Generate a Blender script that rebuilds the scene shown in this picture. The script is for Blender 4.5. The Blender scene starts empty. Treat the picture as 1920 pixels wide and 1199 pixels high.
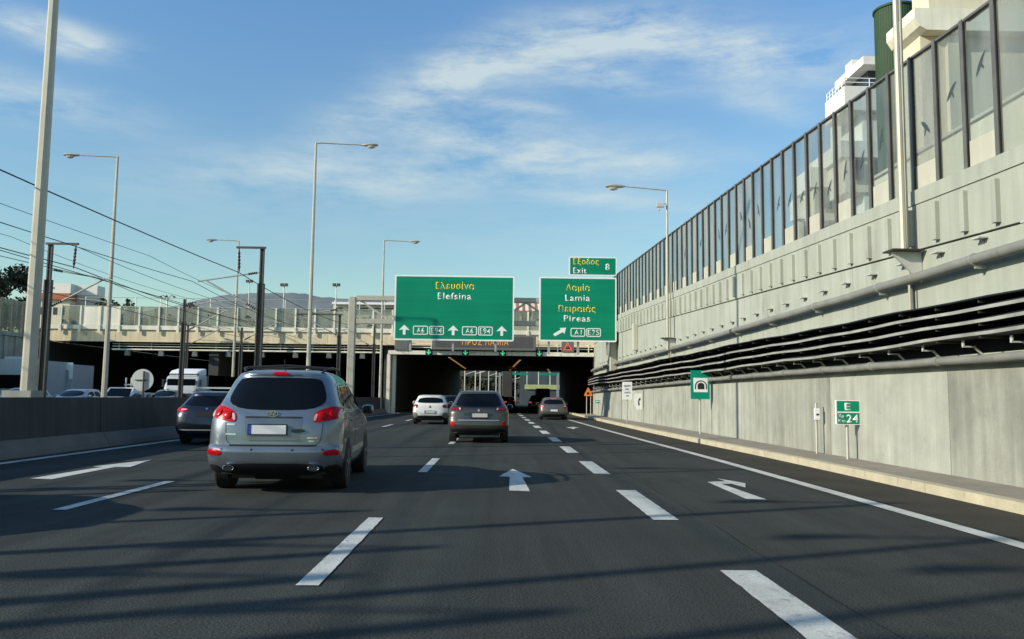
import bpy, bmesh, math, random
import numpy as np
from mathutils import Vector, Matrix
random.seed(7)
scene = bpy.context.scene
COL = scene.collection
R = math.radians

# ---------------------------------------------------------------- camera
F, CX, CY, EYE = 1550.0, 960.0, 599.5, 1.4          # focal length in pixels of the 1920 px wide photograph, eye height
def _axes():
    fw = np.array([(935 - CX) / F, -(745 - CY) / F, -1.0]); fw /= np.linalg.norm(fw)
    p2 = np.array([(1935 - CX) / F, -(757 - CY) / F, -1.0])
    up = np.cross(p2, fw); up /= np.linalg.norm(up)
    if up[1] < 0: up = -up
    return np.stack([np.cross(fw, up), fw, up], 1)
AX = _axes()
cd = bpy.data.cameras.new("camera")
cam = bpy.data.objects.new("camera", cd); COL.objects.link(cam)
cd.sensor_width = 36.0; cd.sensor_fit = 'HORIZONTAL'; cd.lens = F / 1920 * 36
cd.clip_start = 0.1; cd.clip_end = 20000
m3 = Matrix([[AX[0][i], AX[1][i], AX[2][i]] for i in range(3)])
cam.matrix_world = Matrix.Translation((0, 0, EYE)) @ m3.to_4x4()
scene.camera = cam
def ray(px, py): return AX.T @ np.array([(px - CX) / F, -(py - CY) / F, -1.0])
def at(px, py, Y):
    d = ray(px, py); p = d * (Y / d[1]); p[2] += EYE; return p
def ground_at(px, py, z=0.0):
    d = ray(px, py); p = d * ((z - EYE) / d[2]); p[2] += EYE; return p

# ---------------------------------------------------------------- world and sun
SUN_EL, SUN_AZ = 23.5, 23.0          # elevation; the shadows run this many degrees forward of +X
sdir = Vector((-math.cos(R(SUN_EL)) * math.cos(R(SUN_AZ)), -math.cos(R(SUN_EL)) * math.sin(R(SUN_AZ)), math.sin(R(SUN_EL))))
ld = bpy.data.lights.new("sun", 'SUN'); ld.energy = 5.0; ld.angle = R(0.5); ld.color = (1.0, 0.925, 0.77)
sun = bpy.data.objects.new("sun", ld); COL.objects.link(sun)
sun.rotation_euler = sdir.to_track_quat('Z', 'Y').to_euler()
world = bpy.data.worlds.new("World"); scene.world = world; world.use_nodes = True
wt = world.node_tree; wt.nodes.clear()
def WN(t, **kw):
    n = wt.nodes.new(t)
    for k, v in kw.items(): setattr(n, k, v)
    return n
def wmath(op, a, b=None, c=None):
    n = WN('ShaderNodeMath', operation=op)
    for i, v in enumerate((a, b, c)):
        if v is None: continue
        if isinstance(v, (int, float)): n.inputs[i].default_value = v
        else: wt.links.new(v, n.inputs[i])
    return n.outputs[0]
sky = WN('ShaderNodeTexSky', sky_type='NISHITA', sun_disc=False, sun_elevation=R(SUN_EL))
sky.sun_rotation = math.atan2(sdir.x, sdir.y)
sky.air_density = 1.15; sky.dust_density = 0.35; sky.ozone_density = 1.6; sky.altitude = 100
geo = WN('ShaderNodeNewGeometry') if False else WN('ShaderNodeTexCoord')
sep = WN('ShaderNodeSeparateXYZ'); wt.links.new(geo.outputs['Generated'], sep.inputs[0])
az = wmath('ARCTAN2', sep.outputs[0], sep.outputs[1]); el = wmath('ARCSINE', sep.outputs[2])
# (azimuth, elevation) as a flat vector, warped by a noise, drives thin wind-drawn cirrus
cmb = WN('ShaderNodeCombineXYZ'); wt.links.new(az, cmb.inputs[0]); wt.links.new(el, cmb.inputs[1])
wn = WN('ShaderNodeTexNoise'); wn.inputs['Scale'].default_value = 5.0; wn.inputs['Detail'].default_value = 2
wt.links.new(cmb.outputs[0], wn.inputs['Vector'])
warp = WN('ShaderNodeVectorMath', operation='MULTIPLY_ADD'); wt.links.new(wn.outputs['Color'], warp.inputs[0])
warp.inputs[1].default_value = (0.06, 0.03, 0); wt.links.new(cmb.outputs[0], warp.inputs[2])
mp = WN('ShaderNodeMapping'); mp.inputs['Rotation'].default_value = (0, 0, R(-12)); mp.inputs['Scale'].default_value = (4.6, 18.0, 1)
wt.links.new(warp.outputs[0], mp.inputs['Vector'])
n1 = WN('ShaderNodeTexNoise'); n1.inputs['Scale'].default_value = 1.25; n1.inputs['Detail'].default_value = 13; n1.inputs['Roughness'].default_value = 0.66
wt.links.new(mp.outputs[0], n1.inputs['Vector'])
sw = WN('ShaderNodeSeparateXYZ'); wt.links.new(warp.outputs[0], sw.inputs[0])
blobs = [(700, 335, 350, 44, 4, .72), (800, 170, 250, 40, 26, .75), (1060, 95, 240, 46, 10, .95), (1370, 92, 200, 34, -12, 1.25),
         (1060, 290, 260, 44, -6, .75), (125, 72, 95, 24, -4, 1.35), (60, 195, 150, 34, 0, .75), (1410, 180, 120, 30, -18, .55),
         (1150, 150, 90, 24, -12, .7), (1130, 375, 130, 16, -6, .55), (900, 245, 150, 30, 6, .55), (950, 195, 80, 9, -6, .7), (1200, 440, 900, 60, 0, .18), (1600, 60, 160, 40, 0, .2)]
total = None
for (bx, by, rx, ry, rot, wgt) in blobs:
    d = ray(bx, by); d = d / np.linalg.norm(d)
    a0, e0 = math.atan2(d[0], d[1]) + .03, math.asin(d[2]) + .015
    c, s = math.cos(R(rot)), math.sin(R(rot))
    dx = wmath('SUBTRACT', sw.outputs[0], a0); dy = wmath('SUBTRACT', sw.outputs[1], e0)
    u = wmath('MULTIPLY_ADD', dx, c * F / rx, wmath('MULTIPLY', dy, s * F / rx))
    v = wmath('MULTIPLY_ADD', dy, c * F / ry, wmath('MULTIPLY', dx, -s * F / ry))
    q = wmath('MULTIPLY_ADD', u, u, wmath('MULTIPLY', v, v))
    g = wmath('MULTIPLY', wmath('EXPONENT', wmath('MULTIPLY', q, -0.9)), wgt)
    total = g if total is None else wmath('ADD', total, g)
total = wmath('MINIMUM', total, 1.05)
ns = wmath('MULTIPLY_ADD', n1.outputs['Fac'], 3.6, -1.22)
mask = wmath('MULTIPLY', total, ns)
mk = WN('ShaderNodeClamp'); wt.links.new(mask, mk.inputs[0]); mk.inputs['Max'].default_value = 0.82
tint = WN('ShaderNodeMix', data_type='RGBA', blend_type='MULTIPLY'); tint.inputs[0].default_value = 1.0
wt.links.new(sky.outputs[0], tint.inputs[6])
er = WN('ShaderNodeValToRGB'); wt.links.new(wmath('MULTIPLY', el, 1.0 / R(32)), er.inputs[0])
er.color_ramp.elements[0].position = .12; er.color_ramp.elements[0].color = (.84, .97, .86, 1)
er.color_ramp.elements[1].position = .85; er.color_ramp.elements[1].color = (.80, 1.10, 1.32, 1)
wt.links.new(er.outputs[0], tint.inputs[7])
mix = WN('ShaderNodeMix', data_type='RGBA'); wt.links.new(mk.outputs[0], mix.inputs[0]); wt.links.new(tint.outputs[2], mix.inputs[6])
mix.inputs[7].default_value = (4.3, 5.0, 5.1, 1)
bg = WN('ShaderNodeBackground'); bg.inputs[1].default_value = 0.15; wt.links.new(mix.outputs[2], bg.inputs[0])
wo = WN('ShaderNodeOutputWorld'); wt.links.new(bg.outputs[0], wo.inputs[0])
scene.view_settings.view_transform = 'Standard'; scene.view_settings.look = 'None'
scene.view_settings.exposure = 0.0; scene.view_settings.gamma = 1.0
scene.render.engine = 'CYCLES'; scene.cycles.max_bounces = 6; scene.cycles.transparent_max_bounces = 16
scene.cycles.use_denoising = True

# ---------------------------------------------------------------- materials
def mat(name, col, rough=.6, metal=0.0, var=.12, scale=2.0, streak=0.0, fine=0.0, bump=0.0, spec=.5, coat=0.0, emit=None, stain=None, svec=(3.2, 3.2, .16), specks=0.0):
    m = bpy.data.materials.new(name); m.use_nodes = True
    nt = m.node_tree; b = nt.nodes['Principled BSDF']
    b.inputs['Roughness'].default_value = rough; b.inputs['Metallic'].default_value = metal
    b.inputs['Specular IOR Level'].default_value = spec; b.inputs['Coat Weight'].default_value = coat
    b.inputs['Coat Roughness'].default_value = .04
    g = nt.nodes.new('ShaderNodeNewGeometry')
    def noise(sc, det=5, vec=(1, 1, 1), rgh=.6):
        mpn = nt.nodes.new('ShaderNodeMapping'); mpn.inputs['Scale'].default_value = vec
        nt.links.new(g.outputs['Position'], mpn.inputs['Vector'])
        n = nt.nodes.new('ShaderNodeTexNoise'); n.inputs['Scale'].default_value = sc; n.inputs['Detail'].default_value = det
        n.inputs['Roughness'].default_value = rgh
        nt.links.new(mpn.outputs[0], n.inputs['Vector']); return n.outputs['Fac']
    def scaled(colsock, fac, amt):
        mr = nt.nodes.new('ShaderNodeMapRange'); nt.links.new(fac, mr.inputs[0])
        mr.inputs[1].default_value = .28; mr.inputs[2].default_value = .72
        mr.inputs[3].default_value = 1 - amt; mr.inputs[4].default_value = 1 + amt
        mx = nt.nodes.new('ShaderNodeVectorMath'); mx.operation = 'SCALE'
        nt.links.new(colsock, mx.inputs[0]); nt.links.new(mr.outputs[0], mx.inputs['Scale']); return mx.outputs[0]
    rgb = nt.nodes.new('ShaderNodeRGB'); rgb.outputs[0].default_value = (*col, 1); c = rgb.outputs[0]
    if var: c = scaled(c, noise(scale), var)
    if streak: c = scaled(c, noise(1.0, 6, svec, .65), streak)
    if fine: c = scaled(c, noise(70, 3), fine)
    if stain:
        scol, lo, hi, ssc = stain
        mr = nt.nodes.new('ShaderNodeMapRange'); nt.links.new(noise(ssc, 8, (1, 1, .45), .7), mr.inputs[0])
        mr.inputs[1].default_value = lo; mr.inputs[2].default_value = hi
        mx = nt.nodes.new('ShaderNodeMix'); mx.data_type = 'RGBA'
        nt.links.new(mr.outputs[0], mx.inputs[0]); nt.links.new(c, mx.inputs[6]); mx.inputs[7].default_value = (*scol, 1); c = mx.outputs[2]
    if specks:
        mr = nt.nodes.new('ShaderNodeMapRange'); nt.links.new(noise(7.0, 3, (1, 1, .55), .55), mr.inputs[0])
        mr.inputs[1].default_value = .70; mr.inputs[2].default_value = .76; mr.inputs[3].default_value = 1.0; mr.inputs[4].default_value = 1 - specks
        mx = nt.nodes.new('ShaderNodeVectorMath'); mx.operation = 'SCALE'; nt.links.new(c, mx.inputs[0]); nt.links.new(mr.outputs[0], mx.inputs['Scale']); c = mx.outputs[0]
    nt.links.new(c, b.inputs['Base Color'])
    if bump:
        bp = nt.nodes.new('ShaderNodeBump'); bp.inputs['Strength'].default_value = bump; bp.inputs['Distance'].default_value = .02
        nt.links.new(noise(45, 4), bp.inputs['Height']); nt.links.new(bp.outputs[0], b.inputs['Normal'])
    if emit:
        b.inputs['Emission Color'].default_value = (*emit[0], 1); b.inputs['Emission Strength'].default_value = emit[1]
    return m
def glassy(name, tint, dirt_col, dirt, gloss=.10, noisy=.5):
    """see-through sheet: clear part, a film of dirt, a weak mirror"""
    m = bpy.data.materials.new(name); m.use_nodes = True; nt = m.node_tree; nt.nodes.clear()
    o = nt.nodes.new('ShaderNodeOutputMaterial'); tr = nt.nodes.new('ShaderNodeBsdfTransparent'); tr.inputs[0].default_value = (*tint, 1)
    df = nt.nodes.new('ShaderNodeBsdfDiffuse'); df.inputs[0].default_value = (*dirt_col, 1)
    gl = nt.nodes.new('ShaderNodeBsdfGlossy'); gl.inputs['Roughness'].default_value = .04
    g = nt.nodes.new('ShaderNodeNewGeometry'); mpn = nt.nodes.new('ShaderNodeMapping'); mpn.inputs['Scale'].default_value = (1.3, 1.3, .35)
    nt.links.new(g.outputs['Position'], mpn.inputs[0])
    n = nt.nodes.new('ShaderNodeTexNoise'); n.inputs['Scale'].default_value = 1.6; n.inputs['Detail'].default_value = 7; nt.links.new(mpn.outputs[0], n.inputs['Vector'])
    mr = nt.nodes.new('ShaderNodeMapRange'); nt.links.new(n.outputs['Fac'], mr.inputs[0]); mr.inputs[1].default_value = .3; mr.inputs[2].default_value = .7
    mr.inputs[3].default_value = dirt * (1 - noisy); mr.inputs[4].default_value = min(1, dirt * (1 + noisy))
    m1 = nt.nodes.new('ShaderNodeMixShader'); nt.links.new(mr.outputs[0], m1.inputs[0]); nt.links.new(tr.outputs[0], m1.inputs[1]); nt.links.new(df.outputs[0], m1.inputs[2])
    m2 = nt.nodes.new('ShaderNodeMixShader'); m2.inputs[0].default_value = gloss
    nt.links.new(m1.outputs[0], m2.inputs[1]); nt.links.new(gl.outputs[0], m2.inputs[2]); nt.links.new(m2.outputs[0], o.inputs[0])
    return m

M = dict(
    asphalt=mat('asphalt', (.055, .059, .053), .95, var=.15, scale=.45, fine=.6, bump=.6, spec=.06, streak=.26, svec=(1.5, .05, 1), stain=((.030, .031, .030), .58, .78, .45)),
    dusty_asphalt=mat('dusty_asphalt', (.060, .055, .043), .94, var=.2, scale=.9, fine=.3, bump=.3, spec=.1),
    old_asphalt=mat('old_asphalt', (.06, .058, .055), .9, var=.2, scale=.4, fine=.2),
    paint=mat('road_paint', (.53, .53, .475), .85, var=.20, scale=1.4, fine=.22, stain=((.17, .17, .155), .56, .74, 5.0), bump=.2, spec=.1, streak=.10, svec=(4, .2, 1)),
    earth=mat('earth', (.17, .14, .10), .95, var=.3, scale=.3),
    ballast=mat('ballast', (.16, .14, .12), .95, var=.3, scale=2, fine=.5),
    rail=mat('rail_steel', (.20, .13, .09), .5, .6),
    concrete=mat('concrete', (.345, .350, .292), .88, var=.15, scale=1.1, streak=.20, fine=.12, bump=.3, spec=.2, stain=((.17, .165, .14), .52, .84, .9), specks=.35),
    concrete_dull=mat('concrete_dull', (.315, .315, .262), .9, var=.17, scale=.9, streak=.24, fine=.12, bump=.3, spec=.2, stain=((.15, .145, .12), .50, .82, .8), specks=.4),
    concrete_pale=mat('concrete_pale', (.372, .376, .315), .88, var=.14, scale=1.3, streak=.18, fine=.12, bump=.3, spec=.2, stain=((.18, .17, .145), .55, .86, 1.0), specks=.3),
    concrete_up=mat('painted_concrete', (.375, .388, .325), .85, var=.09, scale=.6, streak=.13, fine=.06, bump=.15, spec=.2, stain=((.20, .19, .16), .56, .88, .9), specks=.2),
    kerb=mat('kerb_concrete', (.50, .44, .30), .9, var=.16, scale=2.5, fine=.12, bump=.3, stain=((.10, .09, .07), .60, .78, 4.0)),
    paving=mat('paving_slabs', (.27, .235, .18), .95, var=.18, scale=1.6, fine=.2, bump=.3),
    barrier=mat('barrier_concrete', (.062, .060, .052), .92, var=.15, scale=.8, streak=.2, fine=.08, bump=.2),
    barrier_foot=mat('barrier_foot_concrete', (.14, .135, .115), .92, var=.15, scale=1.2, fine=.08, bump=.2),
    bridge=mat('bridge_concrete', (.74, .62, .40), .85, var=.10, scale=.5, streak=.18, fine=.05, stain=((.30, .25, .17), .62, .85, .7)),
    bridge_light=mat('bridge_light_concrete', (.80, .76, .60), .85, var=.08, scale=.6, streak=.12),
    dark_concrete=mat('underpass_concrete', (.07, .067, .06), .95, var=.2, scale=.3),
    galv=mat('galvanised_steel', (.46, .45, .40), .5, .55, var=.12, scale=2),
    pole=mat('painted_pole_steel', (.46, .43, .34), .55, .25, var=.10, scale=1.5, streak=.06),
    dark_steel=mat('dark_steel', (.060, .056, .050), .55, .4, var=.15),
    mast=mat('weathered_mast_steel', (.085, .078, .066), .6, .4, var=.18),
    pipe=mat('pipe_grey', (.235, .235, .205), .65, .1, var=.2, scale=1.8, fine=.1, spec=.3, stain=((.12, .10, .075), .58, .8, 3.0)),
    tray=mat('tray_steel', (.40, .39, .34), .6, .3, var=.3, scale=1.5),
    cable=mat('black_cable', (.012, .012, .013), .6),
    black=mat('black_plastic', (.014, .014, .015), .5),
    rubber=mat('tyre_rubber', (.022, .022, .022), .85, fine=.2),
    post=mat('barrier_post_steel', (.17, .16, .14), .5, .4, var=.2),
    panel=mat('parapet_panel_concrete', (.48, .46, .37), .85, var=.06, streak=.08),
    green=mat('sign_green', (.002, .235, .125), .45, var=.08, scale=.6, spec=.2, streak=.12, svec=(.12, .12, 4.5), fine=.05),
    teal=mat('sign_teal', (.003, .26, .17), .5, var=.05, spec=.15),
    white=mat('sign_white', (.86, .86, .83), .5, var=.02, spec=.2),
    yellow=mat('sign_yellow', (.88, .70, .05), .5, var=.02, spec=.2),
    orange=mat('sign_orange', (.85, .25, .04), .4, var=.03),
    sign_black=mat('sign_black', (.02, .02, .02), .4),
    sign_back=mat('sign_back_grey', (.55, .55, .50), .5, .1, var=.08),
    vms=mat('board_grey', (.15, .15, .14), .6, var=.1),
    vms_face=mat('board_face', (.085, .085, .08), .6),
    amber=mat('amber_led', (.5, .2, .03), .4, emit=((1.0, .42, .08), .45)),
    red_led=mat('red_led', (.5, .05, .04), .4, emit=((1.0, .14, .10), .6)),
    green_led=mat('green_led', (.05, .5, .25), .4, emit=((.12, .9, .40), .55)),
    sodium=mat('sodium_lamp', (.8, .5, .2), .4, emit=((1.0, .55, .20), .8)),
    lamp_glass=mat('lamp_glass', (.55, .55, .5), .15, var=0),
    glass_barrier=glassy('barrier_glass', (.74, .79, .79), (.46, .46, .42), .20, .06, .75),
    barrier_glass_smoky=glassy('barrier_glass_smoky', (.70, .74, .74), (.46, .46, .42), .34, .06, .6), barrier_glass_clear=glassy('barrier_glass_clear', (.78, .84, .85), (.46, .46, .42), .13, .07, .8),
    bridge_glass=glassy('bridge_panel', (.74, .76, .70), (.46, .46, .38), .30, .03, .45),
    car_glass=mat('car_glass', (.004, .005, .006), .03, var=0, spec=.22),
    plate=mat('plate_white', (.75, .75, .74), .4, var=0), plate_blue=mat('plate_blue', (.03, .07, .35), .4, var=0),
    lens=mat('tail_lens_red', (.46, .006, .010), .25, var=.45, scale=26, spec=.15, coat=0),
    lens_lit=mat('tail_lens_lit', (.55, .02, .02), .15, var=0, emit=((1, .10, .08), .55)),
    lens_clear=mat('tail_lens_clear', (.62, .45, .44), .10, var=.1, scale=20, spec=.6),
    lens_dark=mat('tail_lens_smoked', (.10, .012, .014), .12, var=.1, spec=.6),
    chrome=mat('chrome', (.62, .62, .62), .16, 1.0, var=0), rim=mat('alloy_rim', (.40, .40, .40), .35, .8, var=.05),
    mud=mat('dusty_black_trim', (.014, .0135, .013), .8, var=.25, scale=6, spec=.2),
    foliage=mat('foliage', (.045, .062, .022), .8, var=.45, scale=1.6), foliage_dark=mat('foliage_dark', (.028, .042, .018), .85, var=.4, scale=.8),
    bark=mat('bark', (.10, .075, .05), .95, var=.3), rock=mat('hazy_hill', (.165, .185, .185), .95, var=.28, scale=.012),  # hill grey lightened, distance haze put into its colour
    cream=mat('cream_render', (.66, .60, .44), .85, var=.06, scale=.4, streak=.08), whitewall=mat('white_render', (.74, .72, .64), .85, var=.05),
    roof_red=mat('red_roof', (.40, .13, .06), .85, var=.2), silo_green=mat('green_sheet', (.036, .070, .034), .6, var=.12, scale=1, spec=.2),
    window=mat('window_glass', (.03, .04, .05), .08, var=.2), bird=mat('bird_film', (.05, .065, .07), .5), far_wall=mat('far_wall_concrete', (.062, .078, .085), .9, var=.2, scale=.4, streak=.2), cabinet=mat('cabinet_grey', (.46, .46, .42), .6),
)

# ---------------------------------------------------------------- mesh helpers
class MB:
    def __init__(s): s.v = []; s.f = []
    def add(s, vs, fs):
        b = len(s.v); s.v += [tuple(map(float, p)) for p in vs]; s.f += [tuple(b + i for i in f) for f in fs]; return s
    def box(s, c, d, rz=0.0, ch=0.0):
        """box by centre and full size; ch chamfers the long edges round the local Z axis"""
        hx, hy, hz = d[0] / 2, d[1] / 2, d[2] / 2
        if ch: o = [(-hx + ch, -hy), (hx - ch, -hy), (hx, -hy + ch), (hx, hy - ch), (hx - ch, hy), (-hx + ch, hy), (-hx, hy - ch), (-hx, -hy + ch)]
        else: o = [(-hx, -hy), (hx, -hy), (hx, hy), (-hx, hy)]
        k, sn = math.cos(rz), math.sin(rz); n = len(o)
        pts = [(c[0] + x * k - y * sn, c[1] + x * sn + y * k, c[2] + z) for z in (-hz, hz) for x, y in o]
        return s.add(pts, [tuple(range(n - 1, -1, -1)), tuple(range(n, 2 * n))] + [(i, (i + 1) % n, n + (i + 1) % n, n + i) for i in range(n)])
    def span(s, a, b): return s.box([(a[i] + b[i]) / 2 for i in range(3)], [abs(b[i] - a[i]) for i in range(3)])
    def tube(s, pts, r, n=8, up=(0, 0, 1), caps=True, sq=(1, 1)):
        pts = [Vector(p) for p in pts]; N = len(pts); rr = r if isinstance(r, (list, tuple)) else [r] * N
        vs = []
        for i, p in enumerate(pts):
            t = (pts[min(i + 1, N - 1)] - pts[max(i - 1, 0)]).normalized()
            u = Vector(up)
            if abs(t.dot(u)) > .97: u = Vector((0, 1, 0))
            a = t.cross(u).normalized(); b = a.cross(t)
            for k in range(n):
                an = 2 * math.pi * (k + .5) / n
                vs.append(p + a * math.cos(an) * rr[i] * sq[0] + b * math.sin(an) * rr[i] * sq[1])
        fs = [(i * n + k, i * n + (k + 1) % n, (i + 1) * n + (k + 1) % n, (i + 1) * n + k) for i in range(N - 1) for k in range(n)]
        if caps: fs += [tuple(range(n - 1, -1, -1)), tuple((N - 1) * n + k for k in range(n))]
        return s.add(vs, fs)
    def bar(s, a, b, w, h=None):
        """square bar from a to b"""
        h = h or w
        return s.tube([a, b], w / 2 * math.sqrt(2), 4, sq=(1, h / w))
    def prism(s, poly, y0, y1):
        """outline in (x, z), swept along y"""
        n = len(poly)
        return s.add([(x, y0, z) for x, z in poly] + [(x, y1, z) for x, z in poly],
                     [tuple(range(n)), tuple(range(2 * n - 1, n - 1, -1))] + [(i, n + i, n + (i + 1) % n, (i + 1) % n) for i in range(n)])
    def slab(s, poly, z0, z1):
        """outline in (x, y), swept along z"""
        n = len(poly)
        return s.add([(x, y, z0) for x, y in poly] + [(x, y, z1) for x, y in poly],
                     [tuple(range(n - 1, -1, -1)), tuple(range(n, 2 * n))] + [(i, (i + 1) % n, n + (i + 1) % n, n + i) for i in range(n)])
    def loft(s, rings, closed=True, caps=True):
        n = len(rings[0]); vs = [p for r in rings for p in r]; fs = []
        for i in range(len(rings) - 1):
            for k in range(n if closed else n - 1):
                fs.append((i * n + k, i * n + (k + 1) % n, (i + 1) * n + (k + 1) % n, (i + 1) * n + k))
        if caps and closed: fs += [tuple(range(n - 1, -1, -1)), tuple((len(rings) - 1) * n + k for k in range(n))]
        return s.add(vs, fs)
    def lathe(s, c, prof, n=24, axis='x'):
        """profile of (offset along the axis, radius)"""
        rings = []
        for a, r in prof:
            ring = []
            for k in range(n):
                t = 2 * math.pi * k / n; u, w = r * math.cos(t), r * math.sin(t)
                ring.append((c[0] + a, c[1] + u, c[2] + w) if axis == 'x' else (c[0] + u, c[1] + a, c[2] + w) if axis == 'y' else (c[0] + u, c[1] + w, c[2] + a))
            rings.append(ring)
        return s.loft(rings)
    def build(s, name, material, parent=None, smooth=False, world=False, bevel=0.0, angle=40):
        me = bpy.data.meshes.new(name)
        vs = s.v
        if world and parent is not None:
            root = parent
            while root.parent is not None: root = root.parent
            inv = (Matrix.Translation(root.location) @ Matrix.Rotation(root.rotation_euler.z, 4, 'Z')).inverted()
            vs = [tuple(inv @ Vector(p)) for p in vs]
        me.from_pydata(vs, [], s.f); me.materials.append(M[material] if isinstance(material, str) else material)
        bm = bmesh.new(); bm.from_mesh(me); bmesh.ops.recalc_face_normals(bm, faces=bm.faces)
        if bevel: bmesh.ops.bevel(bm, geom=[e for e in bm.edges if e.is_manifold and e.calc_face_angle(0) > .5], offset=bevel, segments=2, affect='EDGES', clamp_overlap=True)
        bm.to_mesh(me); bm.free()
        if smooth:
            me.polygons.foreach_set('use_smooth', [True] * len(me.polygons)); me.set_sharp_from_angle(angle=R(angle))
        o = bpy.data.objects.new(name, me); COL.objects.link(o)
        if parent is not None: o.parent = parent
        return o
def tag(o, label=None, cat=None, group=None, kind=None):
    if label: o['label'] = label
    if cat: o['category'] = cat
    if group: o['group'] = group
    if kind: o['kind'] = kind
    return o
def thing(name, label, cat, loc=(0, 0, 0), rz=0.0, group=None):
    o = bpy.data.objects.new(name, None); COL.objects.link(o); o.location = [float(c) for c in loc]; o.rotation_euler = (0, 0, rz)
    o.empty_display_size = .2
    return tag(o, label, cat, group)
def structure(o): return tag(o, kind='structure')
def copy_tree(o, parent=None):
    c = o.copy(); COL.objects.link(c)
    if parent is not None: c.parent = parent
    for ch in list(o.children): copy_tree(ch, c)
    return c
def text_part(txt, cx, cz, h, width, y, material, parent, name='lettering', bold=.0, depth=.004):
    """lettering on a plane that faces -Y: centre, capital height, total width"""
    cu = bpy.data.curves.new(name, 'FONT'); cu.body = txt; cu.size = 1.0; cu.space_character = 1.10; cu.offset = bold; cu.extrude = 0.0
    to = bpy.data.objects.new(name, cu); COL.objects.link(to)
    dg = bpy.context.evaluated_depsgraph_get(); dg.update()
    me = bpy.data.meshes.new_from_object(to.evaluated_get(dg)); bpy.data.objects.remove(to)
    xs = [v.co.x for v in me.vertices]; x0, x1 = min(xs), max(xs)
    kx = width / (x1 - x0); kz = h / .70
    for v in me.vertices:
        v.co = ((v.co.x - (x0 + x1) / 2) * kx + cx, y, v.co.y * kz + cz - h / 2)
    me.materials.append(M[material])
    bm = bmesh.new(); bm.from_mesh(me)
    bmesh.ops.solidify(bm, geom=bm.faces[:], thickness=depth); bm.to_mesh(me); bm.free()
    me.name = name
    o = bpy.data.objects.new(name, me); COL.objects.link(o); o.parent = parent
    return o
def smoothstep_interp(xs, ys):
    """smooth interpolation (monotone cubic) through a table"""
    xs = np.array(xs, float); ys = np.array(ys, float); h = np.diff(xs); d = np.diff(ys) / h
    m = np.zeros(len(xs)); m[0], m[-1] = d[0], d[-1]
    for i in range(1, len(xs) - 1):
        m[i] = 0 if d[i - 1] * d[i] <= 0 else 2 * d[i - 1] * d[i] / (d[i - 1] + d[i])
    def f(x):
        x = min(max(x, xs[0]), xs[-1]); i = min(max(int(np.searchsorted(xs, x)) - 1, 0), len(h) - 1); t = (x - xs[i]) / h[i]
        return float((1 + 2 * t) * (1 - t) ** 2 * ys[i] + t * (1 - t) ** 2 * h[i] * m[i] + t * t * (3 - 2 * t) * ys[i + 1] + t * t * (t - 1) * h[i] * m[i + 1])
    return f
# ---------------------------------------------------------------- ground, roads, rails
def sheet(name, poly, z, material, parent=None):
    mb = MB(); mb.add([(x, y, z) for x, y in poly], [tuple(range(len(poly)))])
    return mb.build(name, material, parent)
structure(sheet('ground', [(-6000, -6000), (6000, -6000), (6000, 9000), (-6000, 9000)], -.08, 'earth'))
wallX = smoothstep_interp([-60, -20, 0, 8, 12.6, 15.4, 19.3, 25.6, 33, 41, 48, 53, 58, 62, 65, 67.6],
                          [6.9, 7.4, 7.75, 7.85, 7.92, 7.93, 7.93, 7.92, 7.90, 7.80, 7.66, 7.52, 7.44, 7.48, 7.58, 7.75])
kerbX = smoothstep_interp([-60, 0, 10, 16, 20, 26, 32, 44, 55, 75, 150], [6.2, 6.5, 6.62, 6.63, 6.6, 6.46, 6.32, 6.23, 6.2, 6.2, 6.8])
lineX = smoothstep_interp([-60, 0, 8, 11, 17, 20, 27, 41, 49.5, 57, 75, 150], [5.0, 5.12, 5.18, 5.17, 5.12, 5.09, 4.94, 4.69, 4.59, 4.46, 4.4, 4.9])
def barX(y): return -10.3 + max(0, min(1, (y - 26) / 40)) * 1.3
road = MB()
ys = [-150, -60, -20, 0, 20, 40, 60, 67, 80, 140, 420]
road.add([p for y in ys for p in ((-10.9, y, 0), (10.8, y, 0))], [(2 * i, 2 * i + 1, 2 * i + 3, 2 * i + 2) for i in range(len(ys) - 1)])
ROAD = structure(road.build('road', 'asphalt'))
def ribbon_sheet(name, xa, xb, y0, y1, z, material, parent=None, step=1.5):
    n = max(2, int((y1 - y0) / step)); mb = MB(); vs = []
    for i in range(n + 1):
        y = y0 + (y1 - y0) * i / n; vs += [(xa(y), y, z), (xb(y), y, z)]
    mb.add(vs, [(2 * i, 2 * i + 1, 2 * i + 3, 2 * i + 2) for i in range(n)])
    return mb.build(name, material, parent)
ribbon_sheet('hard_shoulder', lambda y: lineX(y) + .2, lambda y: kerbX(y) + .12, -60, 130, .004, 'dusty_asphalt', ROAD)
ribbon_sheet('edge_line', lambda y: lineX(y) - .11, lambda y: lineX(y) + .11, -60, 130, .008, 'paint', ROAD)
ribbon_sheet('edge_line', lambda y: -9.72 + .0325 * max(0, y - 24), lambda y: -9.50 + .0325 * max(0, y - 24), -60, 90, .008, 'paint', ROAD)
rd = random.Random(11)
def ragged(poly, step=.10, amp=.002):
    out = []
    for a, b in zip(poly, poly[1:] + poly[:1]):
        L = math.dist(a, b); n = max(1, int(L / step)); nx, ny = (b[1] - a[1]) / L, (a[0] - b[0]) / L
        for k in range(n):
            j = rd.gauss(0, amp) if k else 0; out.append((a[0] + (b[0] - a[0]) * k / n + nx * j, a[1] + (b[1] - a[1]) * k / n + ny * j))
    return out
def dash(x, y0, y1, w): sheet('lane_dash', ragged([(x - w / 2, y0), (x + w / 2, y0), (x + w / 2, y1), (x - w / 2, y1)]), .008, 'paint', ROAD)
for k in range(-1, 10): dash(-5.2, 10.07 + 9.2 * k, 13.4 + 9.2 * k, .16)
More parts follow.
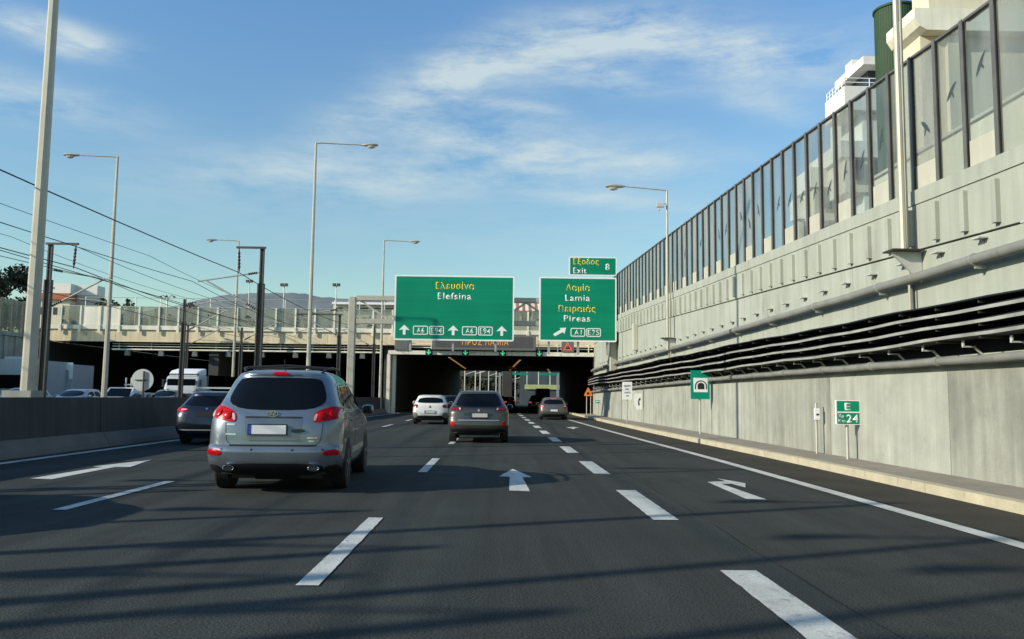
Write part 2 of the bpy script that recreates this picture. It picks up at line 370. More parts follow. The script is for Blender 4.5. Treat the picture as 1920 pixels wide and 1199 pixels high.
for k in range(-1, 10): dash(-1.39, 6.25 + 9.2 * k, 9.68 + 9.2 * k, .17)
for y0, y1 in [(-1.9, 1.1), (3.9, 6.92), (9.72, 12.8), (15.45, 18.5), (21.25, 24.05), (26.6, 29.5), (32.2, 35.3), (38.3, 41.4), (44.4, 47.5), (50.4, 53.5), (56.4, 59.5), (62.4, 65.5), (68.4, 71.4)]:
    dash(2.0 - .004 * y0, y0, y1, .30)
def arrow(pix, y0=None):
    pts = [ground_at(*p) for p in pix]
    sheet('direction_arrow', ragged([(float(p[0]), float(p[1])) for p in pts]), .008, 'paint', ROAD)
arrow([(954.7, 921), (993.8, 922.5), (979.7, 896), (997.4, 896), (961.5, 880.3), (936, 894.2), (955.7, 895.2)])
arrow([(1399.3, 937), (1438, 938.2), (1353, 908.5), (1371.7, 908.4), (1397.7, 915.2), (1398, 907.4), (1344, 898), (1360, 903.2), (1326.4, 905)])
arrow([(55.8, 898.4), (96.5, 899.8), (216, 876.8), (243.5, 876.8), (284, 863), (173.5, 876), (193, 876.3)])
arrow([(1061, 801.7), (1076.5, 805.3), (1079, 803), (1086, 802.4), (1074, 801), (1071, 801.5)])
for x in (2.42,):
    ribbon_sheet('tar_seam', lambda y: x - .006 + .02 * math.sin(y * .7) + .012 * math.sin(2.9 * y), lambda y: x + .006 + .02 * math.sin(y * .7) + .012 * math.sin(2.9 * y + .5), -10, 64, .004, 'mud', ROAD, step=.4)
# pavement and kerb
def strip(name, xa, xb, za, zb, y0, y1, material, parent=None, step=1.0, kind=None, th=None):
    """a long solid that follows the road: section between xa and xb, za and zb (functions of y)"""
    n = max(1, int(abs(y1 - y0) / step)); rings = []
    for i in range(n + 1):
        y = y0 + (y1 - y0) * i / n
        rings.append([(xa(y), y, za(y)), (xb(y), y, za(y)), (xb(y), y, zb(y)), (xa(y), y, zb(y))])
    o = MB().loft(rings).build(name, material, parent)
    if kind: o['kind'] = kind
    return o
K = lambda v: (lambda y: v)
strip('pavement', lambda y: kerbX(y) + .20, lambda y: wallX(y) + .05, K(0), K(.146), -60, 52.6, 'paving', kind='structure')
strip('pavement', lambda y: kerbX(y) + .20, lambda y: wallX(y) + .05, K(0), K(.146), 53.8, 67.6, 'paving', kind='structure')
kerb_y = [-60, -30, -10, 3, 8.6, 12.9, 16.6, 19.6, 20.35, 24.2, 27.3, 30.5, 34, 38, 42, 46, 50, 52.6]
KERB = bpy.data.objects.new('kerb', None); COL.objects.link(KERB); KERB['kind'] = 'structure'
for a, b in zip(kerb_y[:-1], kerb_y[1:]):
    strip('kerb_stone', kerbX, lambda y: kerbX(y) + .20, K(0), K(.15), a + .008, b - .008, 'kerb', KERB, step=.8)
strip('kerb_stone', kerbX, lambda y: kerbX(y) + .20, K(0), K(.15), 53.8, 75, 'kerb', KERB, step=.8)
# rail corridor and opposite carriageway
structure(MB().span((-23.3, -150, -.05), (-10.9, 420, .22)).build('railway_bed', 'ballast'))
for x in (-13.5, -14.94, -17.5, -18.94): structure(MB().span((x - .04, -60, .22), (x + .04, 300, .38)).build('rail', 'rail'))
structure(sheet('opposite_road', [(-37.4, -150), (-23.3, -150), (-23.3, 300), (-37.4, 300)], .0, 'old_asphalt'))
# terrain either side of the cutting
structure(MB().slab([(wallX(y) + .5, y) for y in range(-60, 68, 4)] + [(11, 68), (11, 134), (900, 134), (900, -60)], -.05, 5.3).build('terrain', 'earth'))
structure(MB().slab([(-37.9, -60), (-37.9, 134), (-900, 134), (-900, -60)], -.05, 5.3).build('terrain', 'earth'))
structure(MB().slab([(-900, 134.6), (-40, 134.6), (-40, 420), (-900, 420)], -.05, 5.2).build('terrain', 'earth'))

# ---------------------------------------------------------------- right retaining wall
def wall_at(px, py, off=0.0):
    d = ray(px, py); lo, hi = 4.0, 67.5
    for _ in range(60):
        y = (lo + hi) / 2; x = d[0] * y / d[1]
        if x > wallX(y) - off: hi = y
        else: lo = y
    return y, d[2] * y / d[1] + EYE
def wall_line(pts, off=0.0, deg=2):
    """height of a line along the wall, as a function of y, from points seen on it"""
    q = np.array([wall_at(px, py, off) for px, py in pts]); c = np.polyfit(q[:, 0], q[:, 1], deg); lo, hi = q[:, 0].min(), q[:, 0].max()
    def f(y):
        if y < lo: return float(np.polyval(c, lo) + np.polyval(np.polyder(c), lo) * (y - lo) * .5)
        if y > hi: return float(np.polyval(c, hi) + np.polyval(np.polyder(c), hi) * (y - hi) * .5)
        return float(np.polyval(c, y))
    return f
z_top = wall_line([(1831, 12), (1774, 60), (1720, 100), (1642, 155), (1575, 205), (1500, 258), (1440, 302), (1370, 355), (1250, 440), (1200, 480), (1168, 506)], .05)
z_base = wall_line([(1892, 284), (1827, 311), (1773, 332), (1723, 350), (1681, 369), (1642, 388), (1608, 400), (1575, 413), (1497, 440), (1417, 482), (1369, 506), (1297, 533), (1257, 549), (1180, 580)], .05)
z_crack = wall_line([(1920, 414), (1717, 468), (1600, 501), (1500, 529), (1380, 561), (1257, 594), (1200, 611)], .03)
z_pipe = wall_line([(1920, 457), (1749, 511), (1621, 551), (1500, 588), (1410, 607), (1322, 632), (1255, 654), (1197, 674), (1112, 694)], .20)
z_low = wall_line([(1920, 690), (1600, 706), (1400, 716), (1250, 727), (1160, 732)], .06)
z_lpipe = wall_line([(1920, 664), (1600, 691), (1450, 703), (1330, 711), (1250, 719), (1180, 728)], .22)
tray_z = [wall_line(p, .5) for p in (
    [(1920, 541), (1600, 606), (1500, 626), (1400, 641), (1300, 660), (1200, 685), (1120, 703)],
    [(1920, 564), (1600, 621), (1500, 641), (1400, 655), (1300, 673), (1200, 695), (1120, 708)],
    [(1920, 590), (1600, 640), (1500, 657), (1400, 669), (1300, 685), (1200, 704), (1120, 713)],
    [(1920, 616), (1600, 658), (1500, 674), (1400, 684), (1300, 697), (1200, 713), (1120, 718)])]
tray_z = [(lambda y, f=f, k=k: f(y) + .016 * math.sin(.55 * y + k * .4) + .010 * math.sin(1.7 * y + k * .9)) for k, f in enumerate(tray_z)]
Y0, Y1 = -25.0, 67.4
WALL = thing('retaining_wall', 'tall pale concrete retaining wall carrying pipes and cable shelves along the exit lane', 'wall', (wallX(0) + .3, 0, 0))
def wstrip(name, off_a, off_b, za, zb, y0, y1, material, parent, step=1.0):
    n = max(1, int(abs(y1 - y0) / step)); rings = []
    for i in range(n + 1):
        y = y0 + (y1 - y0) * i / n
        rings.append([(wallX(y) - off_a, y, za(y)), (wallX(y) - off_b, y, za(y)), (wallX(y) - off_b, y, zb(y)), (wallX(y) - off_a, y, zb(y))])
    return MB().loft(rings).build(name, material, parent, world=True)
wstrip('core', -.10, -.50, K(-.05), lambda y: z_crack(y) + .3, Y0, Y1, 'dark_concrete', WALL)
joints = [Y0, -14, -5, 2, 8.5, 14.4, 19.6, 25.3, 33.0, 39.5, 44.8, 51.0, 58, Y1]
for a, b in zip(joints[:-1], joints[1:]):
    wstrip('wall_panel', .06, -.11, K(-.04), z_low, a + .012, b - .012, ['concrete', 'concrete_pale', 'concrete_dull'][int(abs(a) * 7) % 3], WALL)
ujoints = [Y0, -14, -5, 3, 9, 18.3, 26.5, 35.0, 43.5, 52, Y1]
for a, b in zip(ujoints[:-1], ujoints[1:]):
    wstrip('upper_wall_panel', .0, -.11, lambda y: z_low(y) + .004, lambda y: z_crack(y) - .03, a + .008, b - .008, 'concrete_up', WALL)
    wstrip('upper_wall_panel', .035, -.11, z_crack, lambda y: z_base(y) - .30, a + .004, b - .004, 'concrete_up', WALL)
    wstrip('coping', .06, -.20, lambda y: z_base(y) - .296, lambda y: z_base(y) - .02, a + .004, b - .004, 'concrete_up', WALL)
# posts of the glass barrier, about 1.25 m apart; one rib below each
pys = []; y = 13.67 - .91 * 6
while y < 64: pys.append(y); y += .91
RIBS = [p for p in pys if p > 9]
for p in RIBS:
    MB().box((wallX(p) - .075, p, (z_crack(p) + z_base(p)) / 2 - .16), (.12, .12, (z_base(p) - z_crack(p)) * .60), 0, .02).build('rib', 'concrete_up', WALL, world=True)
BAR = thing('noise_barrier', 'transparent noise barrier of tall glass panes with bird stickers on top of the retaining wall', 'noise barrier', (wallX(30) + .1, 30, z_base(30)))
def wang(p): return -math.atan((wallX(p + .3) - wallX(p - .3)) / .6)
for i, p in enumerate(pys):
    zb, zt = z_base(p) - .3, z_top(p) + .05
    mb = MB(); x = wallX(p) + .02; a = wang(p)
    mb.box((x - .03, p, (zb + zt) / 2), (.012, .10, zt - zb), a); mb.box((x + .04, p, (zb + zt) / 2), (.012, .10, zt - zb), a); mb.box((x + .005, p, (zb + zt) / 2), (.056, .016, zt - zb), a)
    mb.build('post', 'post', BAR, world=True)
birds = {5: .62, 6: .55, 7: .40, 8: .48, 9: .5, 10: .42, 11: .40, 12: .33, 13: .37, 14: .38, 15: .42, 16: .45, 18: .5, 19: .4, 20: .55, 22: .5, 23: .48, 26: .52, 29: .5}
for i, (p, q) in enumerate(zip(pys[:-1], pys[1:])):
    a, b = p + .068, q - .068
    zl = (lambda y: z_base(y) + .0); zh = z_top
    if i % 2 == 1:
        wstrip('parapet_panel', -.03, -.11, lambda y: z_base(y), lambda y: z_base(y) + .46, a, b, 'panel', BAR)
        zg = (lambda y: z_base(y) + .464)
    else:
        zg = (lambda y: z_base(y) + .02)
    wstrip('glass_pane', -.05, -.07, zg, z_top, a, b, random.choice(['glass_barrier', 'glass_barrier', 'barrier_glass_smoky', 'barrier_glass_smoky', 'barrier_glass_clear']), BAR)
    wstrip('top_rail', .0, -.12, lambda y: z_top(y) + .002, lambda y: z_top(y) + .045, p + .066, q - .066, 'post', BAR)
    if i in birds:
        yc = (a + b) / 2; zc = z_base(yc) + (z_top(yc) - z_base(yc)) * birds[i] + .1; xx = wallX(yc) + .044; s = .15; t = random.choice((-1, 1)) * random.uniform(.5, 1.1)
        sil = [(-1.25, -.12), (-.8, .10), (-.25, .22), (.45, .24), (.95, .12), (1.25, -.02), (.85, -.16), (.35, -.22), (.1, -.26), (.0, -.75), (-.16, -.78), (-.18, -.24), (-.75, -.16)]
        sl = (wallX(b) - wallX(a)) / (b - a)
        pts = [((u * math.cos(t) - w * math.sin(t)) * s, (u * math.sin(t) + w * math.cos(t)) * s * 1.5) for u, w in sil]
        mb = MB(); n = len(pts)
        mb.add([(xx + u * sl, yc + u, zc + w) for u, w in pts] + [(xx - .003 + u * sl, yc + u, zc + w) for u, w in pts],
               [tuple(range(n)), tuple(range(2 * n - 1, n - 1, -1))] + [(j, (j + 1) % n, n + (j + 1) % n, n + j) for j in range(n)])
        mb.build('bird_sticker', 'bird', BAR, world=True)
# two pipes
def along(off, zf, y0=-20, y1=66.8, step=.8):
    n = int((y1 - y0) / step); return [(wallX(y0 + (y1 - y0) * i / n) - off, y0 + (y1 - y0) * i / n, zf(y0 + (y1 - y0) * i / n)) for i in range(n + 1)]
PIPE = thing('wall_pipe', 'fat grey pipe on clamps high on the retaining wall above the cable shelves', 'pipe', (wallX(30) - .28, 30, z_pipe(30)), 0)
MB().tube(along(.20, lambda y: z_pipe(y) - .012 * math.sin((y - 3) * math.pi / 3.4) ** 2), .09, 14).build('pipe_run', 'pipe', PIPE, smooth=True, world=True)
y = 3.0
while y < 66:
    x, z = wallX(y), z_pipe(y); mb = MB()
    mb.lathe((x - .20, y - .03, z), [(0, .092), (.001, .105), (.06, .105), (.061, .092)], 14, 'y'); mb.span((x - .20, y - .025, z - .15), (x + .0, y + .025, z - .10)); mb.build('clamp', 'galv', PIPE, world=True); y += 3.4
LP = thing('wall_pipe', 'lower grey pipe with couplings just under the black cable shelves', 'pipe', (wallX(30) - .25, 30, z_lpipe(30)), 0)
MB().tube(along(.22, lambda y: z_lpipe(y) - .015 * math.sin((y - 4) * math.pi / 2.6) ** 2), .07, 12).build('pipe_run', 'pipe', LP, smooth=True, world=True)
y = 4.0
while y < 66:
    x, z = wallX(y), z_lpipe(y); mb = MB(); mb.lathe((x - .22, y - .06, z), [(0, .072), (.002, .088), (.12, .088), (.122, .072)], 12, 'y'); mb.build('coupling', 'pipe', LP, smooth=True, world=True); y += 2.6
# cable shelves
heights = ['topmost', 'second from the top', 'third from the top', 'lowest']
for k, zf in enumerate(tray_z):
    t = thing('cable_shelf', '%s of the four long cable shelves on the retaining wall' % heights[k], 'cable shelf', (wallX(30) - .3, 30, zf(30)), 0, 'cable shelves along the retaining wall')
    if k == 0:
        wstrip('shelf', .52, -.0, lambda y: zf(y) - .012, lambda y: zf(y) + .012, -20, 66.9, 'cable', t)
    else:
        wstrip('shelf', .48, -.0, lambda y: zf(y) - .03, lambda y: zf(y) - .015, -20, 66.9, 'cable', t)
        wstrip('lip', .50, .482, lambda y: zf(y) - .03, lambda y: zf(y) + .022, -20, 66.9, 'tray', t)
        rnd = random.Random(k); mb = MB()
        for q in range(5):
            mb.tube([(p[0], p[1], p[2] + .018 + .02 * math.sin(p[1] * .7 + q * 2)) for p in along(.40 - .085 * q, zf)], .028, 6)
        mb.build('cable', 'cable', t, world=True)
    mb = MB(); y = 5.0
    while y < 66:
        x = wallX(y); mb.span((x - .47, y - .02, zf(y) - .075), (x, y + .02, zf(y) - .035)); y += 1.28
    o = mb.build('bracket_arms', 'dark_steel', t, world=True); o['kind'] = 'stuff'
# black band behind the shelves: their shade on the wall, painted in
wstrip('painted_shade_band', .004, -.0, lambda y: z_lpipe(y) + .10, lambda y: tray_z[0](y) - .01, -20, 66.9, 'mud', WALL)
# hook brackets (two rows)
def wall_bracket(y, z, kind):
    x = wallX(y)
    if kind == 'lamp':
        t = thing('wall_bracket', 'small flat steel bracket in the row above the fat wall pipe', 'bracket', (x, y, z), 0, 'brackets above the fat pipe')
        MB().box((-.08, .0, .0), (.16, .24, .022)).build('plate', 'sign_back', t)
        MB().bar((-.07, 0, -.011), (-.0, 0, -.10), .014).build('strut', 'galv', t)
    else:
        t = thing('wall_hook', 'small white hook bracket in the row just above the lower wall pipe', 'hook', (x, y, z), 0, 'hooks above the lower pipe')
        MB().box((-.24, 0, 0), (.20, .05, .022)).build('arm', 'sign_back', t)
        MB().box((-.33, 0, .05), (.022, .05, .10)).build('tip', 'sign_back', t)
        MB().bar((-.14, 0, -.01), (-.0, 0, -.14), .03).build('strut', 'sign_back', t)
    return t
y = 10.6
while y < 62: wall_bracket(y, z_pipe(y) + .36, 'lamp'); y += 1.32
y = 9.5
while y < 63: wall_bracket(y, z_lpipe(y) + .2, 'hook'); y += 1.3
for px, py, wd, hh, lab in ((1191, 632, .34, 1.5, 'narrow pale electrical cabinet high on the retaining wall near the gantry'),):
    y, z = wall_at(px, py, .1); t = thing('wall_cabinet', lab, 'cabinet', (wallX(y) - .12, y, z - hh / 2))
    MB().box((0, 0, hh / 2), (.24, wd * 1.6, hh), 0, .02).build('case', 'panel', t); MB().box((-.125, 0, hh / 2), (.012, wd * 1.4, hh * .9)).build('door', 'panel', t)
for (px, py0, py1) in ((1711, 536, 578), (1256, 658, 672)):
    y, za = wall_at(px, py1, .05); zb = z_pipe(y) - .1
    o = MB().tube([(wallX(y) - .07, y, za), (wallX(y) - .07, y, zb)], .05, 10).build('drain_pipe', 'pipe', smooth=True)
    tag(o, 'short vertical pipe stub under the fat pipe %s' % ('below the nearest wall lamp post' if px > 1500 else 'below the farther wall lamp post'), 'pipe')
# ---------------------------------------------------------------- lamp posts
def lamp_head(parent, x, y, z, sx):
    """cobra head pointing along sx * X"""
    rings = []
    for u, w, hz in ((0, .05, .05), (.12, .09, .07), (.35, .15, .09), (.6, .17, .085), (.78, .13, .06), (.86, .05, .03)):
        rings.append([(x + sx * u, y + w * math.cos(t), z + hz * math.sin(t)) for t in [2 * math.pi * k / 12 for k in range(12)]])
    h = MB().loft(rings).build('lamp_head', 'pole', parent, smooth=True)
    rings = []
    for q, s in ((0, 1), (-.06, .92), (-.12, .6), (-.145, .2)):
        rings.append([(x + sx * (.50 + .24 * s * math.cos(t)), y + .13 * s * math.sin(t), z - .05 + q) for t in [2 * math.pi * k / 12 for k in range(12)]])
    MB().loft(rings).build('lamp_bowl', 'lamp_glass', h, smooth=True)
def lamp_post(base, h, r0, r1, sx, arm, label, droop=0.0, name='street_lamp', z0=0.0):
    t = thing(name, label, 'street lamp', base, 0, 'street lamps along the motorway')
    MB().tube([(0, 0, z0), (0, 0, h * .33), (0, 0, h * .67), (0, 0, h)], [r0, r0 + (r1 - r0) * .33, r0 + (r1 - r0) * .67, r1], 8).build('pole', 'pole', t)
    MB().tube([(0, 0, h - .03), (sx * .3, 0, h - droop * .1), (sx * arm, 0, h - droop)], [r1 * .8, r1 * .7, r1 * .6], 8).build('arm', 'pole', t)
    lamp_head(t, sx * arm, 0, h - droop, sx)
    if z0:
        MB().box((0, 0, z0 - .015), (.60, .42, .03)).build('base_plate', 'dark_steel', t)
    return t
def place_lamp(px_base, py_base, px_top, py_top, Y, r0, r1, sx, arm, label, droop=.0):
    b, tp = at(px_base, py_base, Y), at(px_top, py_top, Y)
    return lamp_post(((b[0] + tp[0]) / 2, Y, 0), tp[2], r0, r1, sx, arm, label, droop)
b = at(52, 735, 19.3)
t = lamp_post((b[0], 19.3, 0), 15.2, .17, .088, 1, 2.3, 'nearest and thickest pale lamp post, rising out of the picture behind the median barrier')
MB().box((-.12, 0, .71), (.66, .5, 1.42)).build('plinth', 'concrete', t)
place_lamp(577, 690, 594, 268, 43.3, .13, .055, 1, 2.45, 'tall median lamp post rising beyond the silver grey suv, arm to the right', .08)
place_lamp(713, 745, 720, 451, 64.5, .13, .055, 1, 1.95, 'farthest median lamp post just left of the wide green sign', .06)
place_lamp(197, 740, 219, 294, 44.7, .16, .06, -1, 2.1, 'far side lamp post with its arm to the left, beyond the nearest thick post', -.05)
place_lamp(436, 725, 448, 452, 66, .14, .055, -1, 1.75, 'farther lamp post with arm to the left, above the dark estate car', -.05)
for (px, py, zt_py, arm, droop, lab, cama) in ((1694, 470, -170, 1.9, -.1, 'wall lamp post on a triangular bracket, cut off by the top of the picture', 0),
                                         (1252, 634, 357, 1.95, -.14, 'farther wall lamp post with its arm over the road and a camera below it', 1)):
    off = .34
    y, zb = wall_at(px, py, off); hh = at(px, zt_py, y)[2] if not (zt_py < 0) else 13.4
    t = lamp_post((wallX(y) - off, y, 0), hh, .07, .042, -1, arm, lab, droop, z0=zb)
    MB().add([(.33, -.03, zb - .03), (-.26, -.03, zb - .03), (.33, -.03, zb - .62), (.33, .03, zb - .03), (-.26, .03, zb - .03), (.33, .03, zb - .62)],
             [(0, 1, 2), (5, 4, 3), (0, 3, 4, 1), (1, 4, 5, 2), (2, 5, 3, 0)]).build('bracket', 'sign_back', t)
    MB().tube([(.16, .14, z_low(y) + 1), (.16, .14, zb + (2.9 if cama else 5))], .025, 6).build('conduit', 'pole', t)
    if cama:
        cm = MB().box((-.32, -.05, hh - .72), (.34, .16, .16)).build('camera', 'sign_back', t); MB().bar((-.2, -.05, hh - .66), (0, 0, hh - .62), .04).build('camera_arm', 'pole', cm)
        MB().box((-.36, -.05, hh - .88), (.08, .1, .16)).build('camera_shade', 'sign_back', cm)

# ---------------------------------------------------------------- railway masts, cantilevers, wires
def h_section(mb, x, y, z0, z1, w):
    mb.box((x - w / 2, y, (z0 + z1) / 2), (.06, w * .9, z1 - z0)); mb.box((x + w / 2, y, (z0 + z1) / 2), (.06, w * .9, z1 - z0)); mb.box((x, y, (z0 + z1) / 2), (w - .06, .04, z1 - z0))
def insulator(mb, a, b):
    a, b = Vector(a), Vector(b); pts = [a.lerp(b, k / 14) for k in range(15)]; mb.tube(pts, [.025 if k in (0, 1, 13, 14) else (.065 if k % 2 else .035) for k in range(15)], 8)
def rail_mast(x, y, h, sx, label, w=.24, arm=1.25, hang=True, cant=True, thick_to=None, cz=5.4):
    t = thing('railway_mast', label, 'railway mast', (x, y, 0), 0, 'overhead line masts of the railway')
    mb = MB(); thick_to = thick_to or h * .80
    h_section(mb, 0, 0, 0, thick_to, w); h_section(mb, 0, 0, thick_to, h, w * .55); mb.build('mast', 'mast', t)
    if arm:
        MB().box((sx * arm / 2 - sx * .08, -.10, h + .04), (arm + .2, .10, .09)).build('feeder_arm', 'mast', t)
    if hang:
        mb = MB(); insulator(mb, (sx * (arm - .1), -.1, h), (sx * (arm - .1) - .05 * sx, -.1, h - 1.1)); mb.build('insulator', 'dark_steel', t)
    if cant:
        mb = MB(); mb.tube([(sx * .1, 0, cz + 1.6), (sx * 2.9, 0, cz + 1.15)], .035, 8); mb.tube([(sx * .1, 0, cz - .15), (sx * 2.55, 0, cz + 1.2)], .04, 8)
        mb.tube([(sx * .9, 0, cz + .28), (sx * 2.2, 0, cz + .22), (sx * 3.0, 0, cz + .04)], .025, 8); mb.build('cantilever', 'galv', t, smooth=True)
        mb = MB(); insulator(mb, (sx * .12, 0, cz - .14), (sx * .75, 0, cz + .2)); mb.build('insulator', 'dark_steel', t); mb = MB(); insulator(mb, (sx * .12, 0, cz + 1.6), (sx * .7, 0, cz + 1.5)); mb.build('insulator', 'dark_steel', t)
    return t
def mx(px, Y): return float(at(px, 700, Y)[0])
rail_mast(mx(80, 38), 38, 8.15, 1, 'railway mast with arm to the right, just behind the nearest thick lamp post', .26, 1.3)
rail_mast(mx(483, 38), 38, 8.1, -1, 'dark railway mast with arm to the left, above the silver grey suv', .24, 1.15)
rail_mast(mx(340, 52), 52, 7.3, 1, 'slender railway mast left of the dark estate car', .2, 0, False)
rail_mast(mx(634, 54), 54, 6.6, -1, 'railway mast just left of the sign gantry post', .18, 2.8, False)
rail_mast(mx(450, 60), 60, 6.2, 1, 'short railway mast between the dark estate car and the overpass', .18, 0, False)
rail_mast(mx(700, 66), 66, 6.9, -1, 'pale railway mast between the gantry post and the farthest median lamp', .17, 0, False)
rail_mast(mx(345, 66), 66.4, 6.8, 1, 'thin railway mast close to the overpass beam above the white van', .16, 1.8, False)
# unseen lamp posts added beside the railway so that their shadows band the lanes
for k, (ytip, xtip, r) in enumerate(((26.5, 4.0, .05), (23.2, 6.6, .06), (16.9, 5.0, .07), (13.6, -3.4, .09), (12.3, -4.2, .09), (11.6, 5.6, .10), (10.3, -1.6, .09), (8.7, 5.4, .10), (7.9, -.6, .12), (7.1, 6.0, .09), (6.6, -1.2, .14), (5.6, .4, .13), (4.9, 4.5, .10))):
    X_ = -17.0; L_ = (xtip - X_) / math.cos(R(SUN_AZ)); hh = L_ * math.tan(R(SUN_EL))
    t = thing('street_lamp', 'unseen lamp post added to cast a shadow band across the lanes', 'street lamp', (X_, ytip - math.sin(R(SUN_AZ)) * L_, 0), 0, 'added shadow casting posts out of view')
    MB().tube([(0, 0, 0), (0, 0, hh)], [r * 1.45, r * .85], 8).build('pole', 'pole', t)
    MB().tube([(0, 0, hh - .05), (-1.6, 0, hh)], .04, 6).build('arm', 'pole', t); lamp_head(t, -1.6, 0, hh, -1)
def wire(x, z, y0, y1, r, label, sag=.25, spans=((-60, -10), (-10, 38), (38, 66), (66, 130))):
    pts = []
    for a, b2 in spans:
        for k in range(12):
            u = k / 12; yy = a + (b2 - a) * u
            if y0 <= yy <= y1: pts.append((x, yy, z - sag * 4 * u * (1 - u)))
    o = MB().tube(pts, r, 5).build('overhead_wire', 'cable'); return tag(o, label, 'wire', 'overhead wires of the railway')
wire(-12.1, 7.0, -60, 130, .020, 'highest thick wire on the right, hanging from the mast with the arm to the left', .3)
wire(-19.6, 8.1, -60, 130, .014, 'thin wire over the tops of the left masts, above the other left wires', .3)
wire(-19.6, 7.12, -60, 130, .022, 'thick feeder wire hanging from the insulator of the left railway mast', .3)
wire(-16.2, 7.7, -60, 130, .011, 'thin wire midway between the two tracks', .35)
wire(-22.6, 8.5, -60, 130, .012, 'thin wire along the far edge of the railway', .35)
wire(-14.2, 5.4, -60, 130, .013, 'contact wire over the nearer track', .02)
wire(-14.2, 6.55, -60, 130, .014, 'carrier wire above the contact wire of the nearer track', .45)
wire(-18.2, 5.4, -60, 130, .013, 'contact wire over the farther track', .02)
wire(-18.2, 6.55, -60, 130, .014, 'carrier wire above the contact wire of the farther track', .45)

# ---------------------------------------------------------------- median barriers
def barrier(name, xf, y0, y1, label, h=1.27, joints=(21.7,), side=1):
    t = thing(name, label, 'barrier', (xf(20), 20, 0))
    cuts = [y0] + list(joints) + [y1]
    for a, b2 in zip(cuts[:-1], cuts[1:]):
        n = max(2, int((b2 - a) / 2)); rings, foot = [], []
        for i in range(n + 1):
            y = a + .012 + (b2 - a - .024) * i / n; x = xf(y)
            rings.append([(x - .30 * side, y, .0), (x, y, .0), (x, y, .12), (x - .07 * side, y, h), (x - .30 * side, y, h)])
            foot.append([(x + .004 * side, y, .0), (x + .24 * side, y, .0), (x + .20 * side, y, .12), (x + .06 * side, y, .36), (x - .001 * side, y, .37)])
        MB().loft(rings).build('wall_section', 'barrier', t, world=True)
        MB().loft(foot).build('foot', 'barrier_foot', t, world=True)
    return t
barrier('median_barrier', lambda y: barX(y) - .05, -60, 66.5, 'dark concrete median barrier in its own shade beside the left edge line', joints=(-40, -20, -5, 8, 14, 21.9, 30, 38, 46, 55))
barrier('median_barrier', lambda y: -23.2, -60, 66.5, 'far concrete barrier between the railway and the opposite carriageway', 1.0, (-20, 10, 30, 50), -1)

# ---------------------------------------------------------------- overpass
BX0, BX1, BY = -36.9, 7.75, 67.6
OV = thing('overpass', 'long cream concrete overpass whose dark underpass swallows both carriageways', 'overpass', (-14, BY + 30, 0))
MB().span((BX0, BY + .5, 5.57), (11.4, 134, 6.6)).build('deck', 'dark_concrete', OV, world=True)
fx = np.linspace(BX0, 8.9, 9)
for a, b2 in zip(fx[:-1], fx[1:]):
    MB().span((a + .012, BY - .15, 5.60), (b2 - .012, BY + .49, 6.50)).build('fascia_panel', 'bridge', OV, world=True)
MB().span((BX0, BY - .18, 5.52), (8.9, BY + .48, 5.596)).build('drip_edge', 'bridge', OV, world=True)
MB().span((BX0, BY - .28, 6.504), (9.0, BY + .5, 6.84)).build('parapet_ledge', 'bridge_light', OV, world=True)
# walls inside
mb = MB(); n = 10
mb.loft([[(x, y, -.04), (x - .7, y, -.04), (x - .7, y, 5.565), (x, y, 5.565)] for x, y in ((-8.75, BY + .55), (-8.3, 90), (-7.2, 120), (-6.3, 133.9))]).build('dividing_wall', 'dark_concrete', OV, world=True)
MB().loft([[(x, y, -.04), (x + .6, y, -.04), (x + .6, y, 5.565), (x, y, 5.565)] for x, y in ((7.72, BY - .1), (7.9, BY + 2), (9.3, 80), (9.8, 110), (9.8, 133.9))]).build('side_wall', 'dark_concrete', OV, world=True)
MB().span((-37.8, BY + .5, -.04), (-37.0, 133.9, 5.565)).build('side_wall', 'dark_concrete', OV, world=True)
MB().span((-37, 133, -.04), (-7.1, 133.9, 5.565)).build('light_block_wall', 'dark_concrete', OV, world=True)  # added wall that shuts out daylight so the left openings stay black
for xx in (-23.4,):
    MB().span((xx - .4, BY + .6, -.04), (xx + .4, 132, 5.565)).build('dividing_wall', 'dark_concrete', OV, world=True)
# sodium lamps under the deck
def ceiling_lamp(x, y):
    t = thing('tunnel_lamp', 'amber tunnel lamp in a row under the overpass deck', 'tunnel lamp', (x, y, 5.565), 0, 'amber lamps under the overpass')
    MB().box((0, 0, -.07), (.34, .9, .14)).build('housing', 'dark_steel', t); MB().box((0, 0, -.146), (.26, .8, .012)).build('lens', 'sodium', t)
for k in range(11): ceiling_lamp(-5.15 + .03 * k, 86 + 3.2 * k)
for k in range(11): ceiling_lamp(2.25 - .06 * k, 90 + 3.2 * k)
for k in range(3): ceiling_lamp(7.0 + .4 * k, 118 + 5 * k)
